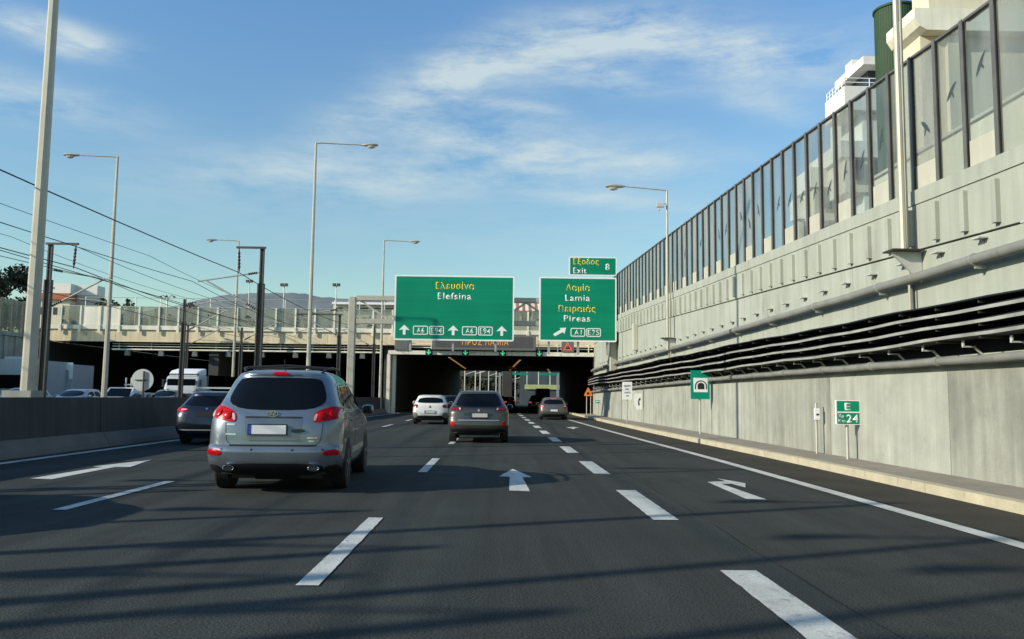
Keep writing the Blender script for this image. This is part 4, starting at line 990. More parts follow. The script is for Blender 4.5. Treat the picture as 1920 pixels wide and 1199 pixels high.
for o in [c for c in SF.children if c.name.startswith('tail_light')]:
    sx = -1 if min(v.co.x for v in o.data.vertices) < -.5 else 1
    for cx, cz, rr in ((.80, 1.128, .062), (.655, 1.10, .058)):
        y = sh.rear(cx, cz); n = sh.normal('rear', cx, cz)
        q = MB(); q.lathe((0, 0, 0), [(0, rr), (-.012, rr * .96), (-.018, rr * .75), (-.019, .002)], 20, 'y'); lens = q.build('round_lens', 'lens', o, smooth=True)
        rot = Vector((0, -1, 0)).rotation_difference(Vector((sx * n.x, n.y, n.z))); mw = rot.to_matrix().to_4x4(); mw.translation = Vector((sx * cx, y, cz)) + Vector((sx * n.x, n.y, n.z)) * .012
        lens.data.transform(mw)
    for poly in ([(.575, 1.03), (.60, 1.125), (.57, 1.13), (.548, 1.09), (.545, 1.03)], [(.855, 1.06), (.915, 1.09), (.92, 1.20), (.87, 1.20)]):
        pl = poly if sx > 0 else mir(poly); sh.patch('rear', rows_of(pl, 6, 1), .0165, 6, sink=0).build('clear_lens', 'lens_clear', o, smooth=True)
# tailgate: recess round the plate, seam, bumper trim
fr = [(-.42, 1.055), (-.40, 1.085), (.38, 1.085), (.40, 1.055), (.36, .79), (.32, .77), (-.34, .77), (-.38, .79)]
rp(fr, paint('silver_shade', (.15, .175, .19), .55, .35), 'plate_recess', .003, 16)  # recess shade put into a darker silver patch
rp([(-.40, 1.062), (.38, 1.062), (.385, 1.088), (-.405, 1.088)], 'black', 'recess_lip', .005, 14, 0)
rp([(-.36, .762), (.34, .762), (.36, .776), (-.38, .776)], SILVER, 'recess_ledge', .02, 14, 0)
rp([(-.60, .672), (.60, .672), (.60, .694), (-.60, .694)], 'black', 'tailgate_seam', .004, 16, 0)
for s in (1, -1):
    a = [(.60, .694), (.652, .74), (.672, .86), (.68, 1.0), (.672, 1.0), (.664, .86), (.644, .745), (.592, .70)]
    rp(a if s > 0 else mir(a), 'black', 'tailgate_seam', .003, 3, 0, 14)
    a = [(.70, .545), (.70, .62), (.905, .635), (.915, .56), (.895, .548)]
    rp(a if s > 0 else mir(a), 'lens', 'bumper_reflector', .010, 8)
    for cx in (.28, .70): 
        rp([(s * cx - .014, .612), (s * cx + .014, .612), (s * cx + .014, .64), (s * cx - .014, .64)], 'black', 'parking_sensor', .006, 3, 1, 4)
rp([(-.70, .275), (.70, .275), (.72, .36), (.66, .44), (-.66, .44), (-.72, .36)], 'mud', 'bumper_trim', .012, 20)
rp([(-.93, .28), (-.70, .28), (-.72, .40), (-.92, .42)], 'mud', 'bumper_corner', .008, 8); rp([(.93, .28), (.70, .28), (.72, .40), (.92, .42)], 'mud', 'bumper_corner', .008, 8)
for s in (-.585, .585):
    rings = []
    for yy, k in ((.02, 1.0), (-.035, 1.04), (-.04, .96), (-.03, .80), (.0, .75)):
        rings.append([(s + .078 * k * math.cos(t), yy + .02, .372 + .040 * k * math.sin(t)) for t in [2 * math.pi * q / 20 for q in range(20)]])
    MB().loft(rings).build('exhaust_pipe', 'chrome', SF, smooth=True)
    MB().loft([[(s + .062 * math.cos(t), yy, .372 + .030 * math.sin(t)) for t in [2 * math.pi * q / 16 for q in range(16)]] for yy in (-.012, .03)]).build('exhaust_bore', 'black', SF)
MB().tube([(-.75, .62, .30), (-.35, .55, .27), (.35, .55, .27), (.75, .62, .30)], .05, 8).build('axle_beam', 'black', SF)
MB().lathe((0, .42, .27), [(-.30, .01), (-.29, .09), (.29, .09), (.30, .01)], 16, 'x').build('silencer', 'mud', SF, smooth=True)
for s in (-1, 1): MB().box((s * .84, 1.36, .25), (.20, .012, .20)).build('mud_flap', 'black', SF)
# handle, badges, emblem
rp([(.245, .86), (.40, .865), (.455, .895), (.40, .915), (.245, .915)], 'black', 'tailgate_handle', .018, 10)
em = MB(); o_ = [(.083 * math.cos(R(a)), .046 * math.sin(R(a))) for a in range(0, 360, 15)]; i_ = [(x * .84, z * .78) for x, z in o_]; n = len(o_); yy = sh.rear(0, 1.125) - .02
em.add([(x - .03, y, z + 1.125) for y in (yy, yy + .014) for ring in (o_, i_) for x, z in ring], [f for k in range(n) for f in ((k, (k + 1) % n, n + (k + 1) % n, n + k), (2 * n + k, 3 * n + k, 3 * n + (k + 1) % n, 2 * n + (k + 1) % n), (k, 2 * n + k, 2 * n + (k + 1) % n, (k + 1) % n), (n + k, n + (k + 1) % n, 3 * n + (k + 1) % n, 3 * n + k))])
for q in ([(-.052, -.026), (-.030, -.030), (-.004, .030), (-.026, .034)], [(.004, -.030), (.026, -.034), (.052, .026), (.030, .030)], [(-.02, -.012), (.03, -.002), (.02, .012), (-.03, .002)]):
    em.prism([(x - .03, z + 1.125) for x, z in q], yy, yy + .012)
em.build('emblem', 'chrome', SF)
for (xa, xb, z) in ((-.66, -.545, .972), (-.67, -.52, .835), (.47, .61, .79), (.49, .57, .745)):
    rp([(xa, z - .011), (xb, z - .011), (xb, z + .011), (xa, z + .011)], 'galv' if z > .9 else 'chrome', 'badge', .005, 6, 0, 3)
rp([(-.115, lift(1.634)), (.115, lift(1.634)), (.105, lift(1.668)), (-.105, lift(1.668))], 'lens', 'brake_light', .016, 10)
for s in (-1, 1):
    MB().tube([(s * .56, .72, 1.73), (s * .60, .80, 1.79), (s * .63, 1.3, 1.82), (s * .63, 2.0, 1.81), (s * .60, 2.45, 1.75), (s * .58, 2.55, 1.69)], .02, 8).build('roof_rail', 'black', SF, smooth=True)
for yy_ in (1.05, 1.9): MB().tube([(-.62, yy_, 1.81), (0, yy_, 1.845), (.62, yy_, 1.81)], .018, 8).build('roof_crossbar', 'black', SF, smooth=True)
MB().tube([(-.02, .95, 1.75), (-.02, .78, 1.92)], .008, 6).build('antenna', 'black', SF)
# side details: door seams, handles, sill
for f in ('left', 'right'):
    for yy_ in (1.08, 1.95, 3.05): sh.patch(f, [(z, yy_ - .006 + (.25 * (.75 - z) if yy_ < 1.5 and z < .75 else 0), yy_ + .006 + (.25 * (.75 - z) if yy_ < 1.5 and z < .75 else 0)) for z in np.linspace(.40, 1.18, 10)], .002, 1).build('door_seam', 'black', SF)
    for yy_ in (1.30, 2.18): sh.patch(f, rows_of([(yy_, 1.0), (yy_ + .20, .995), (yy_ + .20, 1.03), (yy_, 1.035)], 4, 1), .022, 6).build('door_handle', SILVER, SF, smooth=True)
    sh.patch(f, rows_of([(1.5, .50), (3.2, .50), (3.2, .58), (1.5, .58)], 4, 0), .012, 10).build('door_strip', 'galv', SF)
# --- grey suv further ahead
GREY = paint('warm_grey', (.082, .078, .066), .5, .30)
g_rows = [(.30, .84, .14, 4.2, .40, .7), (.42, .90, .04, 4.40, .38, .7), (.55, .92, .0, 4.44, .36, .7), (.72, .925, .03, 4.44, .36, .7), (.76, .922, .05, 4.42, .36, .7), (.92, .92, .07, 4.2, .38, .8), (1.0, .905, .10, 3.9, .42, .6), (1.06, .885, .16, 3.5, .46, .5),
          (1.2, .80, .34, 3.1, .5, .5), (1.35, .725, .52, 2.8, .5, .5), (1.48, .66, .66, 2.5, .5, .5), (1.53, .635, .68, 2.4, .5, .5), (1.57, .57, .78, 2.2, .45, .4), (1.60, .45, 1.0, 1.9, .3, .3)]
GS, sg_ = make_car('suv', 'dusty grey suv with a sloping black rear window, in the lane of the camera', 'car', (-.60, 25.1, 0), R(.6), g_rows, GREY, (.345, .225, 1.60, .95, 3.62),
    [(-.72, 1.09), (.72, 1.09), (.68, 1.22), (.57, 1.47), (.50, 1.50), (-.50, 1.50), (-.57, 1.47), (-.68, 1.22)],
    [[(.75, 1.12), (1.15, 1.10), (1.1, 1.42), (.98, 1.42)], [(1.22, 1.10), (2.0, 1.08), (1.95, 1.46), (1.18, 1.45)], [(2.06, 1.08), (2.95, 1.06), (2.5, 1.42), (2.03, 1.46)]],
    [([(.88, 1.085), (.885, .99), (.50, .985), (.50, 1.06)], 'lens_dark', .010)], plate=(.02, .845, .50, .115), mirror=(2.9, 1.08), plate_dim=True)
def gp(poly, material, name, e=.006, nx=12, soft=1, n=6, car=None, s=None): return (s or sg_).patch('rear', rows_of(poly, n, soft), e, nx).build(name, material, car or GS, smooth=True)
gp([(-.80, 1.055), (.80, 1.055), (.80, 1.10), (-.80, 1.10)], 'black', 'light_band', .006, 20, 0)
for s in (1, -1):
    for cx in (.56, .66, .76):
        q = [(s * (cx - .02), 1.0), (s * (cx + .025), 1.0), (s * (cx + .04), 1.06), (s * (cx - .005), 1.06)]
        gp(q, 'lens_clear' if cx < .6 else 'lens', 'lamp_claw', .016, 4, 0, 3)
    q = [(.70, .52), (.84, .52), (.85, .66), (.72, .66)]; gp(q if s > 0 else mir(q), 'lens', 'bumper_reflector', .008, 6)
gp([(-.62, .685), (.62, .685), (.62, .705), (-.62, .705)], 'galv', 'bumper_strip', .010, 14, 0)
gp([(-.80, .31), (.80, .31), (.84, .42), (.60, .46), (-.60, .46), (-.84, .42)], 'mud', 'bumper_trim', .010, 18)
gp([(-.42, .79), (.42, .79), (.46, .93), (-.46, .93)], paint('warm_grey_shade', (.04, .038, .034), .45, .35), 'plate_recess', .004, 12, 1)  # darker copy of the body paint stands for shade in the recess
gp([(-.028, .955), (.02, .945), (.034, .99), (.018, 1.03), (-.02, 1.03)], 'galv', 'emblem', .010, 4, 1, 5)
for o in [c for c in GS.children if c.name.startswith('license_plate')]: o.location.y = -.02
# --- white hatchback
WHITE = paint('white', (.72, .70, .63), 0, .30)
c_rows = [(.27, .78, .12, 3.7, .4, .6), (.40, .85, .03, 3.95, .38, .6), (.55, .87, .0, 3.99, .36, .6), (.72, .873, .03, 3.98, .36, .6), (.92, .865, .07, 3.7, .4, .7), (1.0, .845, .12, 3.35, .44, .5), (1.08, .81, .20, 3.1, .46, .5), (1.22, .745, .36, 2.8, .48, .5),
          (1.34, .69, .48, 2.5, .48, .5), (1.40, .655, .50, 2.3, .48, .45), (1.44, .59, .60, 2.1, .4, .4), (1.47, .46, .85, 1.8, .3, .3)]
CH, sc_ = make_car('hatchback', 'white hatchback with a grey lower bumper, left of the grey suv', 'car', (-3.42, 41.6, 0), R(1.5), c_rows, WHITE, (.32, .205, 1.52, .75, 3.25),
    [(-.62, 1.06), (.62, 1.06), (.64, 1.12), (.55, 1.34), (-.55, 1.34), (-.64, 1.12)], [[(.75, 1.08), (1.55, 1.06), (1.5, 1.34), (1.0, 1.34)], [(1.62, 1.06), (2.6, 1.04), (2.2, 1.30), (1.6, 1.35)]],
    [([(.84, .99), (.84, .82), (.62, .82), (.60, .98)], 'lens_dark', .012)], plate=(0, .62, .52, .12), mirror=(2.5, 1.06), plate_dim=True)
gp([(-.84, .42), (.84, .42), (.84, .47), (-.84, .47)], 'sign_back', 'bumper_strip', .006, 14, 0, 4, CH, sc_)
gp([(-.85, .28), (.85, .28), (.86, .44), (-.86, .44)], 'mud', 'bumper_trim', .008, 14, 0, 5, CH, sc_)
for s in (1, -1):
    q = [(.86, .36), (.60, .36), (.62, .55), (.70, .60), (.85, .60)]; gp(q if s > 0 else mir(q), 'vms', 'bumper_corner', .012, 8, 1, 6, CH, sc_)
    q = [(.80, .95), (.80, .86), (.70, .86), (.70, .94)]; gp(q if s > 0 else mir(q), 'lens', 'light_core', .017, 5, 1, 5, CH, sc_)
for dz in (0, .05):
    gp([(-.06, .84 + dz), (-.045, .83 + dz), (0, .865 + dz), (.045, .83 + dz), (.06, .84 + dz), (0, .89 + dz)], 'mud', 'emblem', .008, 6, 0, 5, CH, sc_)
# --- dark estate car behind the silver suv
NAVY = paint('navy', (.010, .014, .026), .3, .25)
d_rows = [(.24, .80, .14, 4.2, .4, .6), (.38, .87, .03, 4.5, .38, .6), (.55, .89, .0, 4.56, .36, .6), (.75, .892, .03, 4.5, .36, .6), (.90, .88, .07, 4.1, .4, .7), (.98, .86, .11, 3.6, .44, .5), (1.05, .82, .18, 3.3, .46, .5), (1.2, .74, .34, 3.0, .5, .5),
          (1.33, .675, .48, 2.7, .5, .5), (1.40, .64, .50, 2.5, .5, .5), (1.44, .58, .62, 2.3, .4, .4), (1.47, .46, .9, 2.0, .3, .3)]
DE, sd_ = make_car('estate_car', 'dark navy estate car with roof bars, half hidden behind the silver grey suv', 'car', (-7.95, 22.7, 0), R(2.0), d_rows, NAVY, (.32, .21, 1.58, .95, 3.6),
    [(-.66, 1.06), (.66, 1.06), (.66, 1.12), (.54, 1.34), (-.54, 1.34), (-.66, 1.12)], [[(.75, 1.07), (1.6, 1.05), (1.55, 1.36), (1.05, 1.36)], [(1.68, 1.05), (2.75, 1.03), (2.35, 1.34), (1.66, 1.37)]],
    [([(.875, 1.0), (.875, .90), (.50, .93), (.50, .985)], 'lens', .012)], plate=(0, .845, .52, .115), mirror=(2.65, 1.05))
for o in [c for c in DE.children if c.name.startswith('license_plate')]:
    for q in list(o.children): bpy.data.objects.remove(q)
    sm = MB(); rnd = random.Random(5)
    for k in range(8): sm.box((-.21 + .06 * k, sd_.rear(0, .845) - .026, .845), (.032, .004, .05 + .03 * rnd.random()))
    sm.build('plate_marks', 'sign_back', o)
for s in (1, -1):
    q = [(.70, .935), (.52, .945), (.52, .975), (.70, .975)]; gp(q if s > 0 else mir(q), 'lens_clear', 'light_core', .018, 5, 1, 4, DE, sd_)
    MB().tube([(s * .60, .75, 1.44), (s * .61, 1.0, 1.50), (s * .61, 2.2, 1.51), (s * .60, 2.5, 1.45)], .018, 8).build('roof_rail', 'galv', DE, smooth=True)
for yy_ in (1.1, 1.9): MB().box((0, yy_, 1.565), (1.42, .06, .04)).build('roof_bar', 'sign_back', DE)
gp([(-.03, .96), (.03, .96), (.03, 1.01), (-.03, 1.01)], 'chrome', 'emblem', .008, 4, 2, 5, DE, sd_); gp([(-.84, .40), (.84, .40), (.84, .43), (-.84, .43)], 'galv', 'bumper_strip', .006, 12, 0, 3, DE, sd_)
# --- brown grey hatchback in the exit lane
BRN = paint('brown_grey', (.13, .122, .102), .45, .3)
b_rows = [(.22, .80, .14, 4.0, .4, .6), (.36, .87, .03, 4.25, .38, .6), (.52, .885, .0, 4.3, .36, .6), (.72, .885, .03, 4.25, .36, .6), (.86, .875, .06, 3.9, .4, .7), (.94, .85, .10, 3.35, .44, .5), (1.0, .81, .18, 3.1, .46, .5), (1.14, .74, .36, 2.8, .5, .5),
          (1.28, .68, .52, 2.5, .5, .5), (1.34, .65, .54, 2.35, .5, .5), (1.38, .59, .66, 2.1, .4, .4), (1.42, .46, .95, 1.8, .3, .3)]
BH, sb_ = make_car('hatchback', 'brown grey hatchback in the exit lane at the tunnel mouth', 'car', (3.50, 52.6, 0), R(-1.0), b_rows, BRN, (.315, .215, 1.54, .80, 3.48),
    [(-.62, .99), (.62, .99), (.63, 1.06), (.55, 1.28), (-.55, 1.28), (-.63, 1.06)], [[(.8, 1.0), (1.55, .98), (1.5, 1.29), (1.05, 1.29)], [(1.62, .98), (2.6, .96), (2.2, 1.26), (1.6, 1.30)]],
    [([(.865, .93), (.86, .79), (.55, .80), (.55, .90)], 'lens', .012)], plate=(0, .60, .50, .115), mirror=(2.5, 1.0))
for s in (1, -1):
    q = [(.80, .90), (.62, .88), (.62, .83), (.80, .83)]; gp(q if s > 0 else mir(q), 'lens_clear', 'light_core', .018, 5, 1, 4, BH, sb_)
gp([(-.16, 1.315), (.16, 1.315), (.15, 1.345), (-.15, 1.345)], 'lens_lit', 'brake_light', .010, 6, 0, 3, BH, sb_); gp([(-.80, .24), (.80, .24), (.82, .38), (-.82, .38)], 'mud', 'bumper_trim', .008, 12, 0, 4, BH, sb_)
gp([(-.035, .845), (.035, .845), (.035, .905), (-.035, .905)], 'chrome', 'emblem', .008, 5, 2, 5, BH, sb_)
# --- darker cars at and inside the underpass
BLACK = paint('black', (.012, .012, .014), .2, .25)
def tunnel_car(name, label, x, y, rows, colour, s=1.0, lit=True):
    sc_rows = [(z * s, w * (1 + (s - 1) * .5), a, b, c, d) for z, w, a, b, c, d in rows]
    c, sh_ = make_car(name, label, 'car', (x, y, 0), 0, sc_rows, colour, (.33, .21, 1.54, .85, 3.5),
        [(-.62, 1.07 * s), (.62, 1.07 * s), (.55, 1.33 * s), (-.55, 1.33 * s)], [], [([(.85, .99 * s), (.85, .86 * s), (.62, .86 * s), (.62, .98 * s)], 'lens_lit' if lit else 'lens', .012)], plate=(0, .70, .5, .12), detail=False, plate_dim=True)
    return c
tunnel_car('hatchback', 'dark hatchback half hidden between the white hatchback and the grey suv', -2.95, 53.5, c_rows, BLACK, 1.02)
tunnel_car('hatchback', 'black hatchback with a glowing red tail light, just beyond the roof of the grey suv', -.1, 78, c_rows, BLACK, 1.03)
tunnel_car('suv', 'black suv deep in the underpass, left of the brown grey hatchback', 3.9, 82, [(z * 1.12, w, a, b, c, d) for z, w, a, b, c, d in c_rows], BLACK, 1.0)
tunnel_car('hatchback', 'small dark car near the far mouth of the underpass, below the dark pillar', 1.5, 118, c_rows, BLACK)
tunnel_car('hatchback', 'pale car leaving the far mouth of the underpass on the left', -2.6, 122, c_rows, WHITE)
t = thing('van', 'tall dark grey van near the far mouth of the underpass, above the exit lane', 'van', (6.3, 118, 0))
MB().loft([[(x * k, y, z) for x, z in rounded(-1.0, 1.0, .35, .35 + 2.35 * q, .25)] for y, k, q in ((0, .96, .98), (.1, 1, 1), (3.8, 1, 1), (4.4, .97, .62), (5.2, .94, .5))]).build('body', 'vms', t, smooth=True)
MB().box((0, -.005, 1.9), (1.5, .03, .7)).build('rear_window', 'car_glass', t)
for sx in (-.8, .8):
    MB().box((sx * 1.12, -.01, 1.1), (.12, .03, .4)).build('tail_light', 'lens_lit', t)
    for yy_ in (.9, 4.2): MB().lathe((sx, yy_, .34), [(-.1, .2), (-.1, .34), (.1, .34), (.1, .2)], 20).build('wheel', 'rubber', t)

# --- a car beside the silver suv, left of the picture: its shadow reaches into the lane
make_car('hatchback', 'hatchback in the leftmost lane, left of the picture', 'car', (-7.85, 6.9, 0), 0, c_rows, BRN, (.32, .205, 1.52, .75, 3.25), [(-.62, 1.06), (.62, 1.06), (.55, 1.34), (-.55, 1.34)], [], [([(.84, .99), (.84, .82), (.62, .82), (.60, .98)], 'lens', .012)], detail=False)

# ---------------------------------------------------------------- opposite carriageway, coming towards us
def oncoming(label, px, Y, rows, colour, s=1.0, name='hatchback'):
    x = float(at(px, 740, Y)[0]); rr = [(z * s, w, a, b, c, d) for z, w, a, b, c, d in rows]
    c, sh_ = make_car(name, label, 'car', (x, Y + 4, 0), math.pi, rr, colour, (.32, .205, 1.52, .75, 3.25), [(-.62, 1.06 * s), (.62, 1.06 * s), (.55, 1.34 * s), (-.55, 1.34 * s)],
        [[(.75, 1.08 * s), (1.55, 1.06 * s), (1.5, 1.34 * s), (1.0, 1.34 * s)], [(1.62, 1.06 * s), (2.6, 1.04 * s), (2.2, 1.30 * s), (1.6, 1.35 * s)]], [([(.84, .99 * s), (.84, .82 * s), (.62, .82 * s), (.60, .98 * s)], 'lens', .012)],
        wind=[(-.72, 1.05 * s), (.72, 1.05 * s), (.6, 1.38 * s), (-.6, 1.38 * s)], headlights=[[(.80, .80 * s), (.52, .78 * s), (.5, .68 * s), (.78, .70 * s)]], detail=False, mirror=(2.5, 1.08 * s), plate=None)
    return c
oncoming('silver car on the opposite carriageway behind the nearest lamp post base', 112, 47, c_rows, paint('silver', (.45, .46, .46), .4), 1.08)
oncoming('pale blue car at the left border of the picture, beyond the barriers', 2, 45, c_rows, paint('pale_blue', (.25, .38, .45), .3), 1.10)
oncoming('low grey car roof between the white pickup and the round sign', 229, 50, c_rows, paint('mid_grey', (.24, .24, .23), .4), .97)
oncoming('grey green car on the opposite carriageway right of the round sign', 292, 52, c_rows, paint('grey_green', (.22, .25, .23), .4), 1.12)
# white pickup with bars behind the cab
x = float(at(203, 740, 50)[0])
t = thing('pickup', 'white pickup with a ladder rack on the opposite carriageway behind the second far lamp post', 'pickup', (x, 50, 0))
rg = lambda y, w, z0, z1: [(xx, y, z) for xx, z in rounded(-w, w, z0, z1, .14)]
MB().loft([rg(0, .85, .4, .9), rg(.12, .9, .35, 1.02), rg(1.1, .9, .35, 1.12), rg(1.75, .84, .35, 1.72), rg(3.0, .82, .35, 1.74), rg(3.2, .88, .35, 1.15), rg(5.0, .88, .4, 1.12)]).build('body', WHITE, t, smooth=True)
MB().loft([[(-.74, 1.13, 1.17), (.74, 1.13, 1.17), (.74, 1.15, 1.17), (-.74, 1.15, 1.17)], [(-.66, 1.68, 1.66), (.66, 1.68, 1.66), (.66, 1.72, 1.66), (-.66, 1.72, 1.66)]]).build('windscreen', 'car_glass', t)
mb = MB()
for k in range(4): mb.tube([(-.5 + .34 * k, 3.4, 1.1), (-.5 + .34 * k, 3.4, 2.35)], .045, 6)
mb.tube([(-.6, 3.4, 1.9), (.62, 3.4, 1.9)], .04, 6); mb.build('ladder_rack', 'sign_back', t)
for sx in (-.78, .78):
    MB().box((sx * .86, -.0, .82), (.26, .06, .16)).build('headlight', 'lamp_glass', t)
    for yy_ in (.95, 4.0): MB().lathe((sx, yy_, .35), [(-.1, .2), (-.1, .35), (.1, .35), (.1, .2)], 20).build('wheel', 'rubber', t)
def truck(label, px0, px1, ytop, Y, length, cab=True, colour='white', cabcol=None, name='box_truck'):
    x0, x1 = float(at(px0, 740, Y)[0]), float(at(px1, 740, Y)[0]); zt = float(at(px0, ytop, Y)[2]); w = x1 - x0
    t = thing(name, label, 'truck', ((x0 + x1) / 2, Y, 0))
    yb = 0 if not cab else 2.2
    MB().box((0, yb + length / 2, (zt + 1.0) / 2), (w, length, zt - 1.0), 0, .03).build('cargo_box', colour, t)
    MB().box((0, yb + length / 2, .8), (w * .8, length * .96, .3)).build('chassis', 'black', t)
    if cab:
        hw = w * .47; MB().loft([[(xx, 0, z) for xx, z in rounded(-hw, hw, .5, 1.7, .12)], [(xx, .12, z) for xx, z in rounded(-hw, hw, .45, 2.1, .14)], [(xx, .5, z) for xx, z in rounded(-hw, hw, .45, zt * .80, .14)], [(xx, 1.9, z) for xx, z in rounded(-hw, hw, .45, zt * .84, .14)]]).build('cab', cabcol or WHITE, t, smooth=True)
        MB().loft([[(-hw * .85, .105, 1.75), (hw * .85, .105, 1.75), (hw * .85, .17, 1.75), (-hw * .85, .17, 1.75)], [(-hw * .8, .33, zt * .70), (hw * .8, .33, zt * .70), (hw * .8, .39, zt * .70), (-hw * .8, .39, zt * .70)]]).build('windscreen', 'car_glass', t)
    for sx in (-1, 1):
        for yy_ in ((1.0, yb + length - 1.5, yb + length - 2.7) if cab else (length - .8, .8)):
            MB().lathe((sx * (w / 2 - .16), yy_, .5), [(-.14, .3), (-.14, .5), (.14, .5), (.14, .3)], 20).build('wheel', 'rubber', t)
    return t
SHADEGREY = mat('truck_shade_grey', (.42, .45, .46), .5, var=.05, scale=.8, streak=.05)  # grey for truck faces, with their shade put into the colour
truck('tall plain grey truck box just right of the nearest lamp post', 36, 81, 676, 57, 2.9, False, SHADEGREY)
t = truck('lower plain grey truck box with a corner painted sunlit white, second from the nearest lamp post', 86, 134, 683, 59.9, 3.1, False, SHADEGREY)
MB().prism([(.25, 3.0), (.3, 3.5), (.92, 3.5), (.92, 2.3), (.7, 2.35), (.66, 2.95)], -.1, -.02).build('sunlit_corner', 'white', t)  # white panel stands for sunlight on the front of the box
# white coach at the left border, white lorry with a roof box by the second mast
x = -35.55
t = thing('coach', 'white and pale grey coach with a dark windscreen at the left border', 'coach', (x, 61, 0))
MB().loft([[(xx, y, z) for xx, z in rounded(-1.27 * k, 1.27 * k, .4, zt, .22)] for y, k, zt in ((0, .93, 2.4), (.1, .97, 3.2), (.3, 1, 3.75), (2.6, 1, 3.8), (2.8, .96, 3.6))]).build('body', 'whitewall', t, smooth=True)
MB().box((0, .02, 2.1), (2.1, .12, 1.0), 0, .02).build('windscreen', 'car_glass', t); MB().box((0, .9, 3.86), (1.9, .7, .2), 0, .04).build('roof_unit', 'white', t)
for sx in (-1.15, 1.15): MB().tube([(sx, .05, 2.7), (sx * 1.22, -.25, 2.6), (sx * 1.22, -.28, 2.2)], .05, 6).build('mirror', 'black', t); MB().lathe((sx, 1.4, .5), [(-.13, .3), (-.13, .5), (.13, .5), (.13, .3)], 20).build('wheel', 'rubber', t)
x = float(at(337, 740, 54)[0]); zt = 3.05
t = thing('lorry', 'white lorry with a rounded roof deflector, beyond the dark estate car', 'truck', (x, 54, 0))
MB().loft([[(xx, y, z) for xx, z in rounded(-1.08 * k, 1.08 * k, .5, z1, .2)] for y, k, z1 in ((0, .95, 1.6), (.12, 1, 1.9), (.5, 1, 2.55), (.7, 1, 2.58), (1.9, .98, 2.62))]).build('cab', SHADEGREY, t, smooth=True)  # white cab drawn grey, its shade put into the paint
MB().loft([[(xx, y, z) for xx, z in rounded(-.98 * k, .98 * k, 2.55, z1, .12)] for y, k, z1 in ((.45, .95, 2.72), (.9, 1, 2.9), (1.9, 1, 3.05))]).build('roof_deflector', 'white', t, smooth=True)
MB().box((0, .17, 2.02), (1.8, .1, .62)).build('windscreen', 'car_glass', t); MB().box((0, .02, 1.15), (1.5, .1, .5)).build('grille', 'black', t); MB().box((0, -.02, .62), (2.1, .14, .32), 0, .03).build('bumper', 'vms', t)
for sx in (-1, 1): MB().box((sx * 1.2, .25, 2.05), (.16, .1, .5), 0, .03).build('mirror', 'black', t); MB().box((sx * .8, -.06, .66), (.3, .06, .16)).build('headlight', 'lamp_glass', t); MB().box((0, 5, 1.8), (2.2, 6, 1.7), 0, .04).build('cargo_box', SHADEGREY, t)
for sx in (-.95, .95):
    for yy_ in (1.0, 6.5): MB().lathe((sx, yy_, .48), [(-.13, .3), (-.13, .48), (.13, .48), (.13, .3)], 20).build('wheel', 'rubber', t)
# ---------------------------------------------------------------- left wall and its barrier
LX = -37.2
LW = thing('retaining_wall', 'shaded retaining wall of the opposite carriageway at the left border', 'wall', (LX, 50, 0))
for k in range(12):
    a = -20 + 7.3 * k; MB().span((LX - .5, a + .012, -.04), (LX, min(a + 7.288, 67.4), 5.6)).build('wall_panel', 'concrete', LW, world=True)
for k in range(34): MB().box((LX + .06, 20 + 1.42 * k, 4.1), (.14, .3, 2.9)).build('rib', 'concrete', LW, world=True)
MB().span((LX - .2, -20, 5.604), (LX + .16, 67.4, 5.9)).build('coping', 'concrete', LW, world=True)
LB = thing('noise_barrier', 'dark noise barrier with closely spaced posts on top of the left wall', 'noise barrier', (LX, 50, 5.9))
for k in range(36):
    y = 16.6 + 1.42 * k
    MB().box((LX, y, 7.15), (.18, .14, 2.5)).build('post', 'post', LB, world=True)
    if k < 35: MB().span((LX - .02, y + .075, 5.92), (LX + .02, y + 1.345, 8.36)).build('pane', 'bridge_glass', LB, world=True)

# ---------------------------------------------------------------- buildings
def slab_house(t, c, d, name, material): MB().box(c, d).build(name, material, t)
# left: flat white building with a red roof edge
p = at(108, 578, 150)
t = thing('building', 'white flat roofed building with an orange band above the left barrier', 'building', (p[0], 150, 5.2))
k = 150 / F
def bpx(px, py): q = at(px, py, 150); return q[0] - p[0], q[2] - 5.2
x0, zt = bpx(42, 531); x1, zm = bpx(132, 551); x2, zb = bpx(172, 551)
MB().span((x0, 0, 0), (x1, 4, bpx(42, 562)[1])).build('lower_wall', 'cream', t)
MB().span((bpx(70, 562)[0], -.6, bpx(42, 562)[1] + .01), (x1 + .2, 3.9, zm)).build('orange_band', 'roof_red', t)
MB().span((x0, 0, zm + .01), (x1, 4, zt)).build('upper_wall', 'whitewall', t)
MB().span((x1 + .01, 2, 0), (x2, 5, zm)).build('side_wing', 'panel', t); MB().span((x1 + .01, 2, zm + .01), (x2, 5, zt)).build('side_wing_top', 'whitewall', t)
for q in range(6): MB().box((x0 + 1.2 + 1.25 * q, -.02, zm - 3.2), (.7, .08, 1.3)).build('window', 'window', t)
for q in range(2): MB().box((x0 + 2.5 + 3 * q, -.02, zm + 1.0), (.6, .08, .22)).build('window', 'window', t)
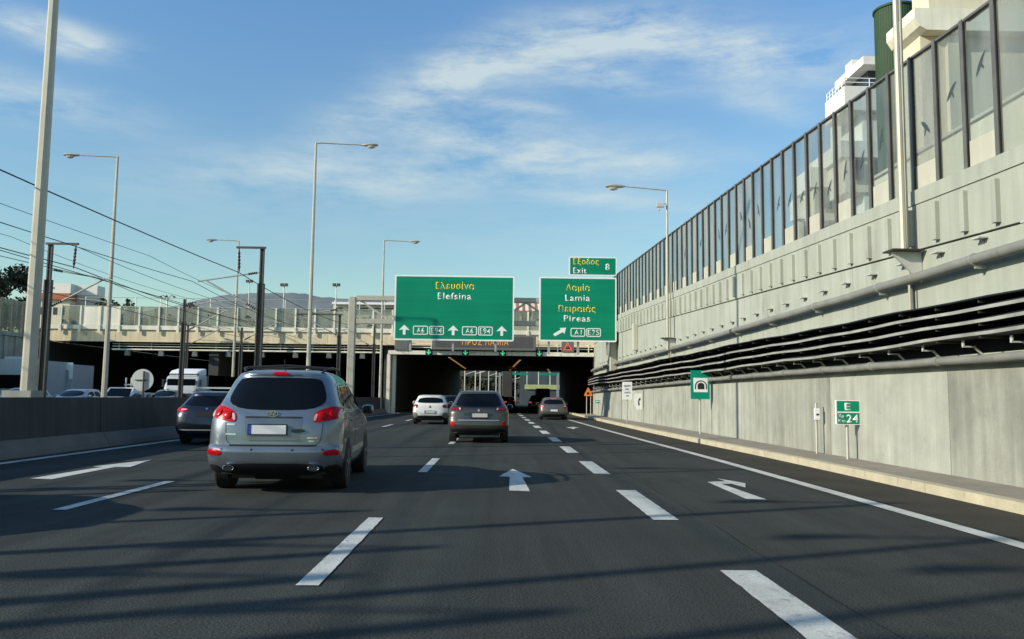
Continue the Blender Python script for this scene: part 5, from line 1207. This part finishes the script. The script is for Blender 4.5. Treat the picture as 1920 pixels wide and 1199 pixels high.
# right: cream building with cornice, green cylinder, balconies; all behind the glass barrier
X0 = 20.5; Yc = X0 / ((1752 - 935) / F)
t = thing('building', 'cream building with a heavy cornice behind the nearest panes of the glass barrier', 'building', (X0 + 6, Yc, 5.3))
def loc_box(a, b, name, material): MB().span([a[i] - t.location[i] for i in range(3)], [b[i] - t.location[i] for i in range(3)]).build(name, material, t)
ztop = float(at(1752, 28, Yc)[2])
loc_box((X0, Yc, 5.2), (X0 + 22, Yc + 2.0, ztop - .5), 'wall', 'cream'); loc_box((X0 + .4, Yc + 2.01, 5.2), (X0 + 22, Yc + 3.5, ztop - .2), 'rear_wall', 'cream')
MB().prism([(-6.35, ztop - 5.3 - .9), (-6.0, ztop - 5.3 - 1.1), (16.3, ztop - 5.3 - 1.1), (16.6, ztop - 5.3 - .7), (16.6, ztop - 5.3), (-6.6, ztop - 5.3), (-6.6, ztop - 5.3 - .5)], -.7, 2.2).build('cornice', 'bridge_light', t)
loc_box((X0 + .6, Yc + .2, ztop), (X0 + 20, Yc + 1.8, ztop + 2.5), 'parapet', 'cream')
for k in range(3): loc_box((X0 + 2.1 + 3 * k, Yc - .05, 6.5), (X0 + 3.2 + 3 * k, Yc + .1, 8.6), 'window', 'window')
loc_box((X0 + 1.2, Yc - .3, 5.2), (X0 + 1.8, Yc - .01, ztop - 1.2), 'pilaster', 'cream')
t = thing('wall', 'plain beige garden wall seen through the nearest glass panes', 'wall', (14.5, 22, 5.3))
MB().box((0, -2, 2.3), (.3, 22, 4.6)).build('wall_face', 'cream', t); MB().box((0, -2, 4.65), (.5, 22.2, .1)).build('wall_cap', 'panel', t)
Ys = 43.0; rc = 1.06; xs0, xs1 = float(at(1643, 100, Ys + rc)[0]), float(at(1720, 100, Ys + rc)[0]); zs1 = float(at(1680, 6, Ys)[2])
t = thing('silo', 'tall dark green ribbed cylinder standing beside the cream building', 'silo', ((xs0 + xs1) / 2 - .05, Ys + rc, 5.3))
mb = MB(); rings = []
for z in (0, zs1 - 5.3):
    rings.append([((rc + (.014 if q % 4 < 2 else 0)) * math.cos(2 * math.pi * q / 192), (rc + (.014 if q % 4 < 2 else 0)) * math.sin(2 * math.pi * q / 192), z) for q in range(192)])
mb.loft(rings).build('shell', 'silo_green', t); MB().lathe((0, 0, zs1 - 5.3), [(0, rc), (.0, rc + .08), (.12, rc + .08), (.12, .01)], 48, 'z').build('top_rim', 'silo_green', t)
# white apartment building: balconies stepping out floor by floor
YH = 55.0; BX = (1600 - 935) / F * YH
t = thing('apartment_building', 'white apartment building with balconies and railings behind the glass barrier', 'building', (BX + 3, YH, 5.3))
def hb(x0, x1, y0, y1, z0, z1, name, material): return MB().span((x0 - BX - 3, y0 - YH, z0 - 5.3), (x1 - BX - 3, y1 - YH, z1 - 5.3)).build(name, material, t)
zf = float(at(1600, 161.6, YH)[2]); zr = float(at(1641, 100, YH)[2])
hb(BX + 1.4, BX + 14, YH + .5, YH + 6, 5.2, zf - 1.0, 'wall', 'whitewall')
hb(BX, BX + 13, YH, YH + 3.4, zf - 1.7, zf, 'balcony', 'whitewall')
hb(BX + 2.4, BX + 13, YH + 1.6, YH + 5.6, zf + .002, zr - .6, 'upper_wall', 'window')
hb(BX + 1.6, BX + 13.5, YH + .5, YH + 5.4, zr - .598, zr, 'roof', 'whitewall'); hb(BX + 1.9, BX + 2.9, YH + 3.0, YH + 4.2, zr + .002, zr + .8, 'roof_vent', 'whitewall')
for q in range(3): hb(BX + 3.0 + 1.5 * q, BX + 3.9 + 1.5 * q, YH + 1.54, YH + 1.598, zf + .1, zr - .9, 'door', 'silo_green')
mb = MB(); h0 = zf - 5.3
for z in (.3, .6): mb.tube([(-2.9, 3.3, h0 + z), (-2.9, .1, h0 + z), (9, .1, h0 + z)], .035, 6)
for q in range(7): mb.tube([(-2.9, .1 + .53 * q, h0), (-2.9, .1 + .53 * q, h0 + .62)], .03, 6)
for q in range(7): mb.tube([(-2.9 + 1.7 * q, .1, h0), (-2.9 + 1.7 * q, .1, h0 + .62)], .03, 6)
mb.build('railing', 'white', t)
for px, ya, yb_, yy in ((1592, 263, 294, 55), (1531, 313, 350, 58), (1500, 372, 410, 60)):
    xx = (px - 935) / F * yy; za, zb = float(at(px, ya, yy)[2]), float(at(px, yb_, yy)[2])
    hb(xx, BX + 13, yy + .1, YH + 6.2, zb, za, 'balcony', 'whitewall')
    for q in range(5): hb(xx + .6 + 1.6 * q, xx + 1.5 + 1.6 * q, yy + .04, yy + .098, zb - 1.6, zb - .2, 'window', 'window')
    hb(xx + .3, BX + 12.5, yy + .3, YH + 6.1, zb - 2.4, zb - .002, 'wall', 'cream')
t = thing('house', 'low white house far behind the glass barrier', 'house', (21, 84, 5.3))
MB().box((0, 0, 2.2), (9, 8, 4.4)).build('wall', 'whitewall', t); MB().prism([(-4.8, 4.41), (4.8, 4.41), (0, 5.8)], -4.3, 4.3).build('roof', 'roof_red', t)
for q in range(3): MB().box((-3 + 3 * q, -4.02, 2.3), (1.1, .1, 1.3)).build('window', 'window', t)
# far: station roof and long white shed behind the wire fence, red striped roof between the two signs
p = at(695, 575, 190)
t = thing('shed', 'long low white shed far behind the overpass fence, left of the wide green sign', 'shed', (p[0], 190, 5.2))
zz = float(at(690, 573, 190)[2]) - 5.2; hw = 70 / F * 190
MB().box((0, 5, zz / 2), (hw * 2, 10, zz)).build('wall', 'whitewall', t); MB().box((.5, 4, zz + .25), (hw * 2.1, 12, .5)).build('roof', 'white', t)
for q in range(6): MB().box((-hw * .85 + hw * .34 * q, -.02, zz - 1.0), (1.8, .1, .9)).build('window', 'window', t)
p = at(985, 590, 110)
t = thing('kiosk', 'small building with a red striped roof seen between the two green signs', 'building', (p[0], 110, 5.2))
z0, z1, z2 = [float(at(985, v, 110)[2]) - 5.2 for v in (612, 583, 566)]
MB().box((0, 2, z1 / 2), (4.6, 4, z1)).build('wall', 'cream', t)
mb = MB(); mb2 = MB()
for q in range(12):
    m_ = mb if q % 2 else mb2; xa = -2.5 + 5.0 * q / 12
    m_.add([(xa, -.6, z1), (xa + .416, -.6, z1), (xa + .416, 1.5, z2), (xa, 1.5, z2), (xa, -.6, z1 - .08), (xa + .416, -.6, z1 - .08), (xa + .416, 1.5, z2 - .08), (xa, 1.5, z2 - .08)], [(0, 1, 2, 3), (7, 6, 5, 4), (0, 4, 5, 1), (1, 5, 6, 2), (2, 6, 7, 3), (3, 7, 4, 0)])
mb.build('red_roof_strips', 'roof_red', t); mb2.build('pale_roof_strips', 'whitewall', t)
MB().prism([(-2.6, z2 - .02), (2.6, z2 - .02), (2.6, z2 + .15), (-2.6, z2 + .15)], 1.45, 1.7).build('ridge', 'whitewall', t)
for q, m_ in enumerate(('window', 'silo_green', 'window')): MB().box((-1.4 + 1.4 * q, -.02, z1 - .9), (1.0, .08, 1.0)).build('window', m_, t)

# ---------------------------------------------------------------- hills
def hill(name, Y, prof, depth, material='rock'):
    pts = [at(px, py, Y) for px, py in prof]; rnd = random.Random(3); rings = []
    xs = [q[0] for q in pts]; zs = [q[2] for q in pts]; f = smoothstep_interp(xs, zs); n = 70; vs = []; m = 14
    for j in range(m + 1):
        v = j / m
        for i in range(n + 1):
            x = xs[0] + (xs[-1] - xs[0]) * i / n; h = f(x); s = math.sin(v * math.pi / 2) if v < 1 else 1
            vs.append((x, Y - depth * (1 - v), h * s * (1 + .006 * rnd.uniform(-1, 1)) - 5 * (v == 0)))
    mb = MB(); mb.add(vs, [(j * (n + 1) + i, j * (n + 1) + i + 1, (j + 1) * (n + 1) + i + 1, (j + 1) * (n + 1) + i) for j in range(m) for i in range(n)])
    return structure(mb.build(name, material, smooth=True))
hill('hill', 2600, [(250, 590), (330, 578), (380, 566), (430, 556), (480, 552), (540, 551), (575, 553), (610, 559), (660, 562), (700, 565), (740, 569), (800, 575), (900, 590)], 500)
hill('hill', 3800, [(640, 585), (700, 571), (750, 568), (800, 570), (900, 577), (1010, 588), (1100, 600)], 500)

# ---------------------------------------------------------------- trees
def tree(label, x, y, z0, h, rx, seed, n=1500, name='tree', leaf=.30, crown='foliage', low=.25, group='trees beyond the walls', conifer=False):
    rnd = random.Random(seed); t = thing(name, label, 'tree', (x, y, z0), 0, group)
    mb = MB(); mb.tube([(0, 0, 0), (.1, 0, h * .3), (-.05, .05, h * .75)], [.05 * h ** .6 * 1.2, .045 * h ** .6, .02], 7)
    cl = []
    for k in range(12):
        a = rnd.uniform(0, 6.28); rr = rx * rnd.uniform(.25, .8); zz = h * rnd.uniform(low + .1, .92)
        if conifer: rr *= 1.15 * (1 - zz / h)
        c = (rr * math.cos(a), rr * math.sin(a), zz); cl.append((c, rx * rnd.uniform(.28, .5))); mb.tube([(0, 0, zz * .75), (c[0] * .6, c[1] * .6, zz * .93), c], [.02 * h ** .6, .014 * h ** .6, .01], 5)
    mb.build('trunk', 'bark', t); lf = MB()
    for _ in range(n):
        c, r = rnd.choice(cl); u = Vector((rnd.gauss(0, 1), rnd.gauss(0, 1), rnd.gauss(0, .8))).normalized() * r * rnd.uniform(.35, 1.05)
        p = Vector(c) + u; s = leaf * rnd.uniform(.5, 1.3); d = Vector((rnd.gauss(0, 1), rnd.gauss(0, 1), rnd.gauss(0, 1))).normalized(); e = d.cross(Vector((rnd.gauss(0, 1), rnd.gauss(0, 1), rnd.gauss(0, 1)))).normalized()
        lf.add([p - d * s, p + e * s * .55, p + d * s, p - e * s * .55], [(0, 1, 2, 3)])
    lf.build('crown', crown, t); return t
def tree_px(label, px, pytop, Y, w, seed, z0=5.2, **kw):
    p = at(px, pytop, Y); tree(label, p[0], Y, z0, p[2] - z0, w, seed, **kw)
tree_px('dark pine rising at the left border beside the nearest lamp post', 6, 492, 88, 3.0, 1, n=2600, crown='foliage_dark', leaf=.26)
tree_px('lower dark bushy tree at the left border below the pine', 40, 548, 92, 2.6, 2, n=1500, crown='foliage_dark')
for k, (px, py, Y, w, lab) in enumerate(((185, 560, 100, 2.6, 'green tree behind the opaque panes at the left end of the overpass'), (222, 556, 112, 2.2, 'green tree just right of the far side lamp post'), (250, 571, 108, 2.0, 'low tree to the right of the slim cypress'), (357, 569, 118, 2.4, 'rounded green tree above the middle of the overpass panes'), (290, 574, 120, 1.6, 'small dark tree top above the overpass panes left of the slender mast'))):
    tree_px(lab, px, py, Y, w, 10 + k, n=1000)
tree_px('slim dark cypress behind the overpass panes', 241, 553, 120, .6, 30, n=500, conifer=True, crown='foliage_dark', leaf=.2)
for k, px in enumerate((150, 205, 250, 300, 330, 385, 430, 470, 505, 545, 585, 620, 655, 690, 725, 1085)):
    tree_px(['low olive green shrub seen through the smoky overpass panes', 'low dark shrub seen through the smoky overpass panes'][k % 2], px, 592 + (k * 7) % 9, 86 + (k * 5) % 14, 1.6, 50 + k, z0=6.0, n=420, name='shrub', leaf=.2, crown=['foliage', 'foliage_dark'][k % 2], low=.05, group=['olive shrubs behind the overpass panes', 'dark shrubs behind the overpass panes'][k % 2])
for k in range(9):
    tree('dark leafy tree far beyond the underpass, behind the distant masts', -14 + 2.9 * k, 205 + (k * 13) % 40, 0, 7.5 + (k * 3) % 4, 2.6, 80 + k, n=420, crown=['foliage_dark', 'foliage'][k % 3 == 0], leaf=.5, low=.1, group='trees far beyond the underpass')
# stadium style floodlight poles and an old fashioned lamp far away
for px, py, Y, lab in ((533, 536, 120, 'double headed floodlight pole far behind the overpass, beside the tall median lamp'), (631, 536, 120, 'double headed floodlight pole far behind the overpass, above the gantry'), (468, 529, 130, 'floodlight pole behind the overpass, left of the dark mast')):
    p = at(px, py, Y); t = thing('floodlight_pole', lab, 'floodlight pole', (p[0], Y, 5.2))
    MB().tube([(0, 0, 0), (0, 0, p[2] - 5.2)], .07, 6).build('pole', 'galv', t)
    for s in (-.3, .3): MB().box((s, -.1, p[2] - 5.1), (.5, .3, .42), 0, .05).build('floodlight', 'mast', t)
p = at(314, 556, 75); t = thing('street_lamp', 'old fashioned street lamp with three curved arms above the overpass', 'street lamp', (p[0], 75, 6.6))
h = p[2] - 6.6; MB().tube([(0, 0, 0), (0, 0, h)], .07, 8).build('pole', 'bridge_light', t)
for s in (-1, 0, 1):
    MB().tube([(0, 0, h - .3), (s * .35, -.1 * (s == 0), h + .1), (s * .6, -.3 * (s == 0), h)], .03, 6).build('arm', 'mast', t); MB().lathe((s * .62, -.3 * (s == 0), h - .12), [(0, .05), (.06, .16), (.14, .05)], 10, 'z').build('lamp_head', 'mast', t)

# ---------------------------------------------------------------- beyond the underpass
def fx_(px, Y): return float(at(px, 720, Y)[0])
def fz_(py, Y, px=950): return float(at(px, py, Y)[2])
t = thing('retaining_wall', 'grey far retaining wall with a yellow green parapet beyond the underpass', 'wall', (fx_(1020, 165), 165, 0))
MB().span((-4.6, 0, 0), (9, 1, fz_(730, 165))).build('wall_face', 'far_wall', t); MB().span((-3.8, -.3, fz_(729.6, 165)), (9, .9, fz_(721, 165))).build('parapet', mat('lime_paint', (.42, .46, .18), .8, streak=.1), t); MB().span((-4.6, 8, 0), (12, 9, fz_(690, 165))).build('upper_wall', 'far_wall', t)
for k in range(5): MB().box((-3.4 + 2.3 * k, .3, fz_(712, 165)), (.14, .14, 3.2)).build('post', 'bridge_light', t)
t = thing('sign_gantry', 'far gantry with pale green sign backs beyond the underpass', 'gantry', (fx_(990, 150), 150, 0))
for a, b in ((938, 990), (1012, 1044)): MB().span((fx_(a, 150) - t.location.x, 0, fz_(703, 150)), (fx_(b, 150) - t.location.x, .3, fz_(699, 150))).build('boom', 'teal', t)
for px in (937, 1046): MB().span((fx_(px, 150) - .2 - t.location.x, .05, 0), (fx_(px, 150) + .2 - t.location.x, .35, fz_(699, 150))).build('column', 'galv', t)
t = thing('bridge_pier', 'dark concrete pier beyond the far mouth of the underpass', 'pier', (fx_(951, 140), 140, 0)); MB().box((0, .4, 3.2), (.019 * 90, 1.2, 6.4), 0, .1).build('shaft', 'dark_concrete', t); MB().box((0, .4, 6.6), (2.6, 1.6, .4)).build('cap', 'dark_concrete', t)
for k, (px, Y, h) in enumerate(((871, 150, 7.5), (891, 158, 8), (900, 150, 8), (916, 172, 8), (930, 165, 7.5), (966, 180, 7.5), (978, 175, 8))):
    t = thing('railway_mast', 'distant pale railway mast seen through the underpass', 'railway mast', (fx_(px, Y), Y, 0), 0, 'distant masts seen through the underpass'); MB().box((0, 0, h / 2), (.16, .16, h)).build('mast', 'bridge_light', t); MB().bar((0, 0, h * .72), (1.8, 0, h * .8), .09).build('cantilever', 'bridge_light', t)
t = thing('overpass', 'second overpass far beyond the underpass', 'overpass', (0, 230, 0)); MB().span((-60, 0, 7), (40, 12, 9.5)).build('deck', 'dark_concrete', t)
for x in (-22, -10, 12): MB().span((x, 2, 0), (x + 1.2, 8, 6.99)).build('pier', 'dark_concrete', t)
t = thing('embankment_wall', 'long dark wall far behind the distant masts', 'wall', (-20, 300, 0)); MB().span((-60, 0, 0), (60, 2, 9)).build('wall_face', 'dark_concrete', t)
for k, (px, Y, c) in enumerate(((876, 190, 'white'), (895, 185, 'white'), (922, 180, 'sign_back'))):
    t = thing('van', ['white van seen small through the left of the far mouth', 'second small white van, right of the first, beyond the underpass', 'pale grey van far beyond the underpass, left of the pier'][k], 'van', (fx_(px, Y), Y, 0))
    MB().loft([[(xx * q, y, z) for xx, z in rounded(-.95, .95, .3, zt_, .2)] for y, q, zt_ in ((0, .95, 1.2), (.9, 1, 1.4), (1.6, 1, 2.3), (5, 1, 2.35))]).build('body', c, t, smooth=True); MB().loft([[(-.8, .98, 1.46), (.8, .98, 1.46), (.8, 1.03, 1.46), (-.8, 1.03, 1.46)], [(-.7, 1.50, 2.15), (.7, 1.50, 2.15), (.7, 1.55, 2.15), (-.7, 1.55, 2.15)]]).build('windscreen', 'car_glass', t)
    for sx in (-.8, .8): MB().lathe((sx, 1.0, .33), [(-.1, .2), (-.1, .33), (.1, .33), (.1, .2)], 16).build('wheel', 'rubber', t)
